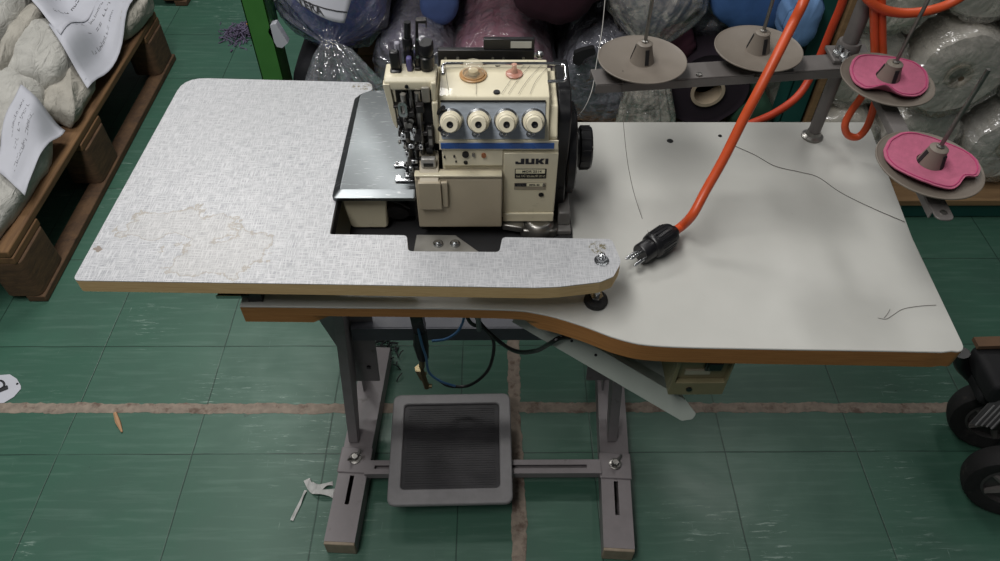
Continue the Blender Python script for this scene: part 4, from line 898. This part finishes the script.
tb = roll('blue fabric roll in a knotted clear plastic bag with a white paper label', -.392, .615, .130, fabric('navy_blue_cloth', (62, 82, 172)), 1.69, 2.45, wrap=FILM2, seed=1, knot=at(330, 43, y=1.575), tail=at(348, 104, y=1.545), lump=.08, group=G1, flare=.100)
m = MB(); PA, PB, PC_, PD = at(280, -16, y=1.590), at(356, -18, y=1.590), at(344, 21, y=1.548), at(300, 6, y=1.562)
def lab(u, v):
    p = (PA * (1 - u) + PB * u) * (1 - v) + (PD * (1 - u) + PC_ * u) * v; return p + Vector((0, -.012 * math.sin(PI * u), .006 * math.sin(3 * u + 2 * v)))
m.grid(lab, 12, 8, -.0006); lb = m.build('paper_label', WHITE_PAPER, tb, ang=180)
v0 = lab(.30, .80); Mq = frame(v0 + Vector((0, -.004, 0)), lab(.55, .80) - lab(.15, .80), lab(.3, .3) - lab(.3, .9)); lettering('TERA', .028, Mq, INK, lb, .9, .0006)
m = MB(); m.tube([lab(u, .70) + Vector((0, -.002, 0)) for u in (.2, .4, .6, .8, .99)], .0012, 6); m.build('print', INK, lb)
m = MB(); q = [at(u, v, y=1.585) for u, v in ((270, 25), (276, 24), (288, 43), (282, 48), (277, 47), (268, 32))]; m.add(q + [p + Vector((0, .02, 0)) for p in q], [(0, 1, 2, 3, 4, 5), (11, 10, 9, 8, 7, 6)] + [(i, (i + 1) % 6, 6 + (i + 1) % 6, 6 + i) for i in range(6)]); m.build('folded_tag', WHITE_PAPER, tb)
roll('black bagged roll below the knotted blue bag', -.445, .415, .072, fabric('black_cloth', (30, 31, 36)), 1.63, seed=2, group=G1)
roll('mauve-grey plastic-wrapped roll left of the pink roll', -.20, .452, .096, fabric('mauve_cloth', (104, 92, 112)), 1.64, wrap=FILM2, seed=3, group=G1)
roll('slim blue roll squeezed beside the pink roll', -.135, .575, .050, fabric('slate_blue_cloth', (72, 92, 142)), 1.72, seed=4, group=G1)
roll('dusky pink fabric roll in shiny plastic behind the machine', .025, .42, .135, fabric('dusky_pink_cloth', (154, 100, 116)), 1.60, wrap=FILM, seed=5, group=G1, squash=.95)
roll('dark maroon fabric roll with ruffled end above the pink roll', .155, .70, .125, fabric('dark_maroon_cloth', (56, 24, 38), .9), 1.63, seed=6, lump=.13, group=G1)
roll('grey plastic-wrapped roll with a torn hole right of the machine', .30, .42, .118, fabric('charcoal_cloth', (70, 70, 80)), 1.62, wrap=FILM2, seed=7, group=G1)
tg = [t for t in bpy.data.objects if t.get('label', '').startswith('grey plastic-wrapped roll with a torn')][0]
m = MB(); c = at(586, 58, y=1.575); m.prism(fillet([(c.x + a, c.z + b) for a, b in ((-.03, -.02), (-.012, -.03), (.0, -.008), (.024, .004), (.02, .022), (-.01, .014), (-.028, .006))], .006, 4), 1.585, 1.60, 'y'); m.build('tear', BLACK_MATT, tg)
roll('blue-grey bag of cloth with a long clear plastic tail behind the left spool plate', .395, .645, .112, fabric('blue_grey_cloth', (92, 100, 126)), 1.66, wrap=FILMW, seed=8, knot=(.375, 1.575, .545), tail=(.395, 1.53, .30), group=G1, lump=.08, flare=.075)
roll('bright blue fabric roll behind the second spool plate', .632, .672, .118, fabric('bright_blue_cloth', (66, 104, 160)), 1.62, seed=9, lump=.08, group=G1)
roll('pale blue cloth bundle hanging beside the bright blue roll', .705, .635, .040, fabric('pale_blue_cloth', (108, 144, 190)), 1.53, 1.605, seed=10, lump=.2, group=G1, squash=1.7)
roll('dark purple-black roll with a cardboard core seen end on', .552, .412, .112, fabric('purple_black_cloth', (38, 28, 38), .95), 1.60, core=.045, seed=11, lump=.03, group=G1, wrap=None)
roll('small maroon cloth bundle above the cored roll', .46, .525, .042, fabric('maroon_cloth', (70, 34, 48)), 1.62, seed=12, lump=.15, group=G1)
roll('dark bluish bagged roll between the cored roll and the bright blue roll', .545, .565, .052, fabric('dark_slate_cloth', (60, 64, 78)), 1.70, wrap=FILM, seed=13, group=G1)
roll('low black plastic bundle under the torn grey roll', .43, .31, .045, fabric('black_film_bundle', (34, 34, 40), .4), 1.60, seed=14, lump=.2, group=G1)
roll('dark green cloth bundle at the right end of the shelf', .688, .325, .056, fabric('dark_green_cloth', (28, 62, 44)), 1.60, seed=15, lump=.1, group=G1)
WH = [fabric('white_cloth_%s' % n, c, .7) for n, c in (('warm', (238, 232, 218)), ('grey', (222, 218, 210)), ('cool', (228, 226, 222)))]
spec = [(.957, .214, .110, None, 'lowest white roll beside the teal upright'), (1.20, .214, .110, .03, 'low white roll second from the teal upright, hollow middle'), (1.45, .214, .112, .035, 'low clear-wrapped roll at the far right, hollow middle'),
        (.955, .445, .106, None, 'white roll behind the middle pink pad'), (1.195, .445, .118, .034, 'middle-height clear-wrapped roll with a hollow end'), (1.445, .45, .114, None, 'middle-height white roll at the far right'),
        (.95, .68, .112, None, 'crinkled clear bundle just right of the stand pole'), (1.195, .70, .116, .036, 'upper clear-wrapped roll with a dark hollow end'), (1.44, .70, .114, None, 'upper clear-wrapped roll at the far right')]
for i, (x, z, r, core, lab_) in enumerate(spec):
    roll(lab_, x, z, r, WH[i % 3], 1.62 + .03 * (i % 2), 2.4, core=core, wrap=FILMW, seed=20 + i, lump=.09, group=G2, sag=.0 if core else .02)
# ---------------------------------------------------------------- cart with rubber wheels at the right
CT = thing('hand_cart', 'black wheeled cart with two rubber tyres right of the table', 'cart', (1.2, .9, 0))
def wheel(c, ax, r, w):
    c, ax = Vector(c), Vector(ax).normalized()
    m = MB(); m.lathe([(r * .60, -w * .36), (r * .80, -w * .5), (r * .93, -w * .46), (r * .985, -w * .28), (r, 0), (r * .985, w * .28), (r * .93, w * .46), (r * .80, w * .5), (r * .60, w * .36)], c, ax, 48, cap=False)
    m2 = m.build('wheel', TYRE, CT, ang=50)
    m = MB(); m.lathe([(r * .62, w * .36), (r * .62, -w * .36), (r * .56, -w * .40), (r * .52, -w * .2), (r * .2, -w * .26), (r * .18, -w * .5), (.0001, -w * .5)], c, -ax, 32); m.lathe([(r * .62, -w * .36), (r * .5, -w * .2), (.0001, -w * .2)], c, ax, 32); rm = m.build('rim', plain('grey_plastic_rim', (62, 60, 60), .5), m2)
    u = ax.orthogonal().normalized(); v = ax.cross(u)
    for k in range(5):
        d = u * math.cos(2 * PI * k / 5) + v * math.sin(2 * PI * k / 5); m = MB(); m.tube([c + ax * w * .30 + d * r * .17, c + ax * w * .30 + d * r * .56], [r * .10, r * .07], 6); m.build('spoke', plain('pale_rim_spoke', (104, 100, 98), .5), rm)
axl = (-.42, -1, .12)
wheel((1.070, .680, .089), axl, .089, .054); wheel((1.105, .835, .089), axl, .089, .054)
m = MB(); m.cyl((1.05, .63, .087), (1.155, .89, .091), .009); m.build('axle', GUN, CT)
m = MB(); m.prism(fillet([(.995, .225), (1.50, .225), (1.50, .285), (.985, .285)], .015), .782, .885, 'y'); m.prism(fillet([(1.0, .20), (1.06, .16), (1.12, .16), (1.12, .225), (1.0, .225)], .01), .80, .87, 'y'); m.build('body', plain('black_cart_fabric', (22, 22, 25), .8, 0, .3, 30, .4), CT, .006)
m = MB(); m.tube(catmull([(.965, .875, .272), (.98, .872, .235), (1.03, .86, .19), (1.09, .81, .15), (1.112, .765, .095)], 6), .015, 10); m.tube([(1.045, .80, .27), (1.06, .775, .262), (1.16, .775, .262)], .008, 8); m.tube([(1.08, .757, .16), (1.085, .757, .092)], .012, 8); m.build('fork', BLACK, CT)
def fend(u, v): return Vector((.992 + .045 * u + .012 * v, .775 - .012 * u + .010 * v, .158 + .075 * v + .006 * math.sin(PI * u)))
m = MB(); m.grid(fend, 8, 6, .003); fe = m.build('fender', plain('grey_fender', (88, 86, 88), .5), CT)
for k in range(4):
    m = MB(); m.tube([fend(.2 + .22 * k, q / 6) + Vector((0, -.002, 0)) for q in range(6)], .0018, 6); m.build('rib', plain('grey_rib', (150, 148, 150), .5), fe)
m = MB(); m.grid(lambda u, v: Vector((.985 + .50 * u, .872 + .024 * v, .298 + .003 * math.sin(9 * u))), 14, 4, .010); tag(m.build('cardboard_sheet', plain('brown_cardboard', (100, 76, 56), .85, 0, .1, 20), None), 'brown cardboard strip lying along the far edge of the black cart', 'cardboard')
# ---------------------------------------------------------------- litter on the floor
c = at(-2, 389, z=0); pts = []
t = thing('round_label', 'round white paper label with dark print on the floor at the left', 'label', (c.x, c.y, 0))
q = [at(u, v, z=.0012) for u, v in ((-22, 384), (-10, 376), (10, 374.5), (17, 379), (21, 386), (21, 389), (14, 397), (4, 403), (-10, 404), (-22, 396))]
m = MB(); n_ = len(q); m.add(q + [p + Vector((0, 0, .001)) for p in q], [tuple(range(n_))[::-1], tuple(range(n_, 2 * n_))] + [(i, (i + 1) % n_, n_ + (i + 1) % n_, n_ + i) for i in range(n_)]); pp = m.build('paper', WHITE_PAPER, t)
cc = at(2, 386, z=.0025)
m = MB(); m.tube(catmull([cc + Vector((.02 * math.cos(a) - .015, .016 * math.sin(a), 0)) for a in (2.4, 1.2, 0, -1.2, -2.2)], 5), .0026, 6); m.tube([cc + Vector((-.004, -.016, 0)), cc + Vector((.016, -.004, 0))], .006, 6); m.ball(cc + Vector((.034, .006, 0)), .0028); m.build('print', INK, pp)
R_ = at(318, 488, z=0)
def ribbon(pts, w, nm, label, mt, cat):
    P_ = catmull(pts, 6); R = []; 
    for i, p in enumerate(P_):
        d = (P_[min(i + 1, len(P_) - 1)] - P_[max(i - 1, 0)]); d.z = 0; d.normalize(); s = Vector((-d.y, d.x, 0)); a = .6 * math.sin(i * .35); ww = (w[0] + (w[1] - w[0]) * i / len(P_)) / 2; s2 = s * math.cos(a) + Vector((0, 0, 1)) * math.sin(a)
        up = Vector((0, 0, .002 + abs(math.sin(a)) * ww)); R.append([p + up + s2 * ww, p + up + s2 * ww + Vector((0, 0, .0012)), p + up - s2 * ww + Vector((0, 0, .0012)), p + up - s2 * ww])
    m = MB(); m.rings(R, True); return tag(m.build(nm, mt), label, cat)
CLW = cloth('white_cloth_scrap', (206, 206, 204))
ribbon([at(u, v, z=0) for u, v in ((307, 480), (311, 488), (320, 493), (334, 494))], (.014, .022), 'cloth_scrap', 'white cloth scrap curled on the floor beside the left stand foot', CLW, 'scrap')
ribbon([at(u, v, z=0) for u, v in ((310, 486), (317, 489), (326, 486), (333, 484))], (.018, .010), 'cloth_scrap', 'folded end of white cloth poking out by the left stand foot', CLW, 'scrap')
ribbon([at(u, v, z=0) for u, v in ((306, 491), (302, 500), (297, 511), (292, 521))], (.006, .007), 'cloth_scrap', 'thin white cloth strip trailing on the green floor from the scrap', CLW, 'scrap')
m = MB(); m.tube([at(115, 413, z=.003), at(118, 422, z=.004), at(122, 432, z=.003)], [.004, .006, .002], 6); tag(m.build('wood_splinter', plain('pale_wood_splinter', (178, 140, 106), .8)), 'small pale wood splinter on the floor near the mortar strip', 'splinter')
random.seed(4); cl = at(243, 34, z=0); m = MB()
for k in range(260):
    a, r = random.uniform(0, 2 * PI), abs(random.gauss(0, .045)); b = cl + Vector((math.cos(a) * r, math.sin(a) * r * 1.1, random.uniform(.003, .035) * max(.1, 1 - r / .09))); d = Vector((random.gauss(0, 1), random.gauss(0, 1), random.gauss(0, .4))).normalized() * random.uniform(.008, .02); e2 = Vector((random.gauss(0, 1), random.gauss(0, 1), random.gauss(0, .3))).normalized() * .008
    m.tube([b - d, b + e2, b + d], random.uniform(.0012, .003), 5)
o = m.build('lint', plain('purple_grey_lint', (96, 88, 112), .9, 0, .5, 120)); o['kind'] = 'stuff'; tag(o, 'clump of purple-grey lint and threads on the floor by the green upright', 'lint')
m = MB(); q = [at(u, v, z=.04) for u, v in ((246, 24), (251, 19), (252, 26))]; m.add(q + [p + Vector((.004, 0, -.006)) for p in q], [(0, 1, 2), (5, 4, 3), (0, 1, 4, 3), (1, 2, 5, 4), (2, 0, 3, 5)]); tag(m.build('paper_scrap', plain('yellow_scrap', (206, 160, 60), .7)), 'tiny yellow scrap on the lint clump', 'scrap')
m = MB()
for k in range(90):
    b = at(384, 352, z=0) + Vector((random.gauss(0, .02), random.gauss(.0, .05), random.uniform(.003, .02))); d = Vector((random.gauss(0, 1), random.gauss(0, 1), random.gauss(0, .4))).normalized() * .012; m.tube([b - d, b + d * .2 + Vector((0, 0, .004)), b + d], .0016, 5)
o = m.build('lint', plain('dark_lint', (40, 42, 44), .9)); o['kind'] = 'stuff'; tag(o, 'dark dust clump behind the left stand foot', 'lint')
# ---------------------------------------------------------------- light and camera
W = bpy.data.worlds.new('world'); C_ = bpy.context.scene; C_.world = W; W.use_nodes = True
W.node_tree.nodes['Background'].inputs[0].default_value = (.92, .96, 1, 1); W.node_tree.nodes['Background'].inputs[1].default_value = .065
def area_lamp(name, loc, sx, sy, power, col=(1, .98, .95), rz=0):
    l = bpy.data.lights.new(name, 'AREA'); l.shape = 'RECTANGLE'; l.size = sx; l.size_y = sy; l.energy = power; l.color = col
    o = bpy.data.objects.new(name, l); o.location = loc; o.rotation_euler = (0, 0, rz); C.objects.link(o); return o
area_lamp('overhead_light', (-.95, 2.70, 2.9), 1.5, .30, 36)
area_lamp('overhead_light', (-.75, .28, 2.9), .55, 2.2, 54)
area_lamp('overhead_light', (1.3, 2.0, 2.9), .30, 1.4, 12)  # added fill lamp that brightens the right rack bay, no known source there
cam = bpy.data.cameras.new('camera'); co = bpy.data.objects.new('camera', cam); C.objects.link(co)
cam.sensor_fit = 'HORIZONTAL'; cam.sensor_width = 36; cam.lens = 36 * FPX / 1000; cam.clip_start = .02
R = Matrix((CR, -CD, -CF)).transposed(); co.matrix_world = Matrix.Translation(Vector((0, 0, CH))) @ R.to_4x4()
C_.camera = co
C_.view_settings.view_transform = 'Standard'; C_.view_settings.look = 'None'; C_.view_settings.exposure = 0; C_.view_settings.gamma = 1
try: C_.view_settings.use_curve_mapping = False
except Exception: pass
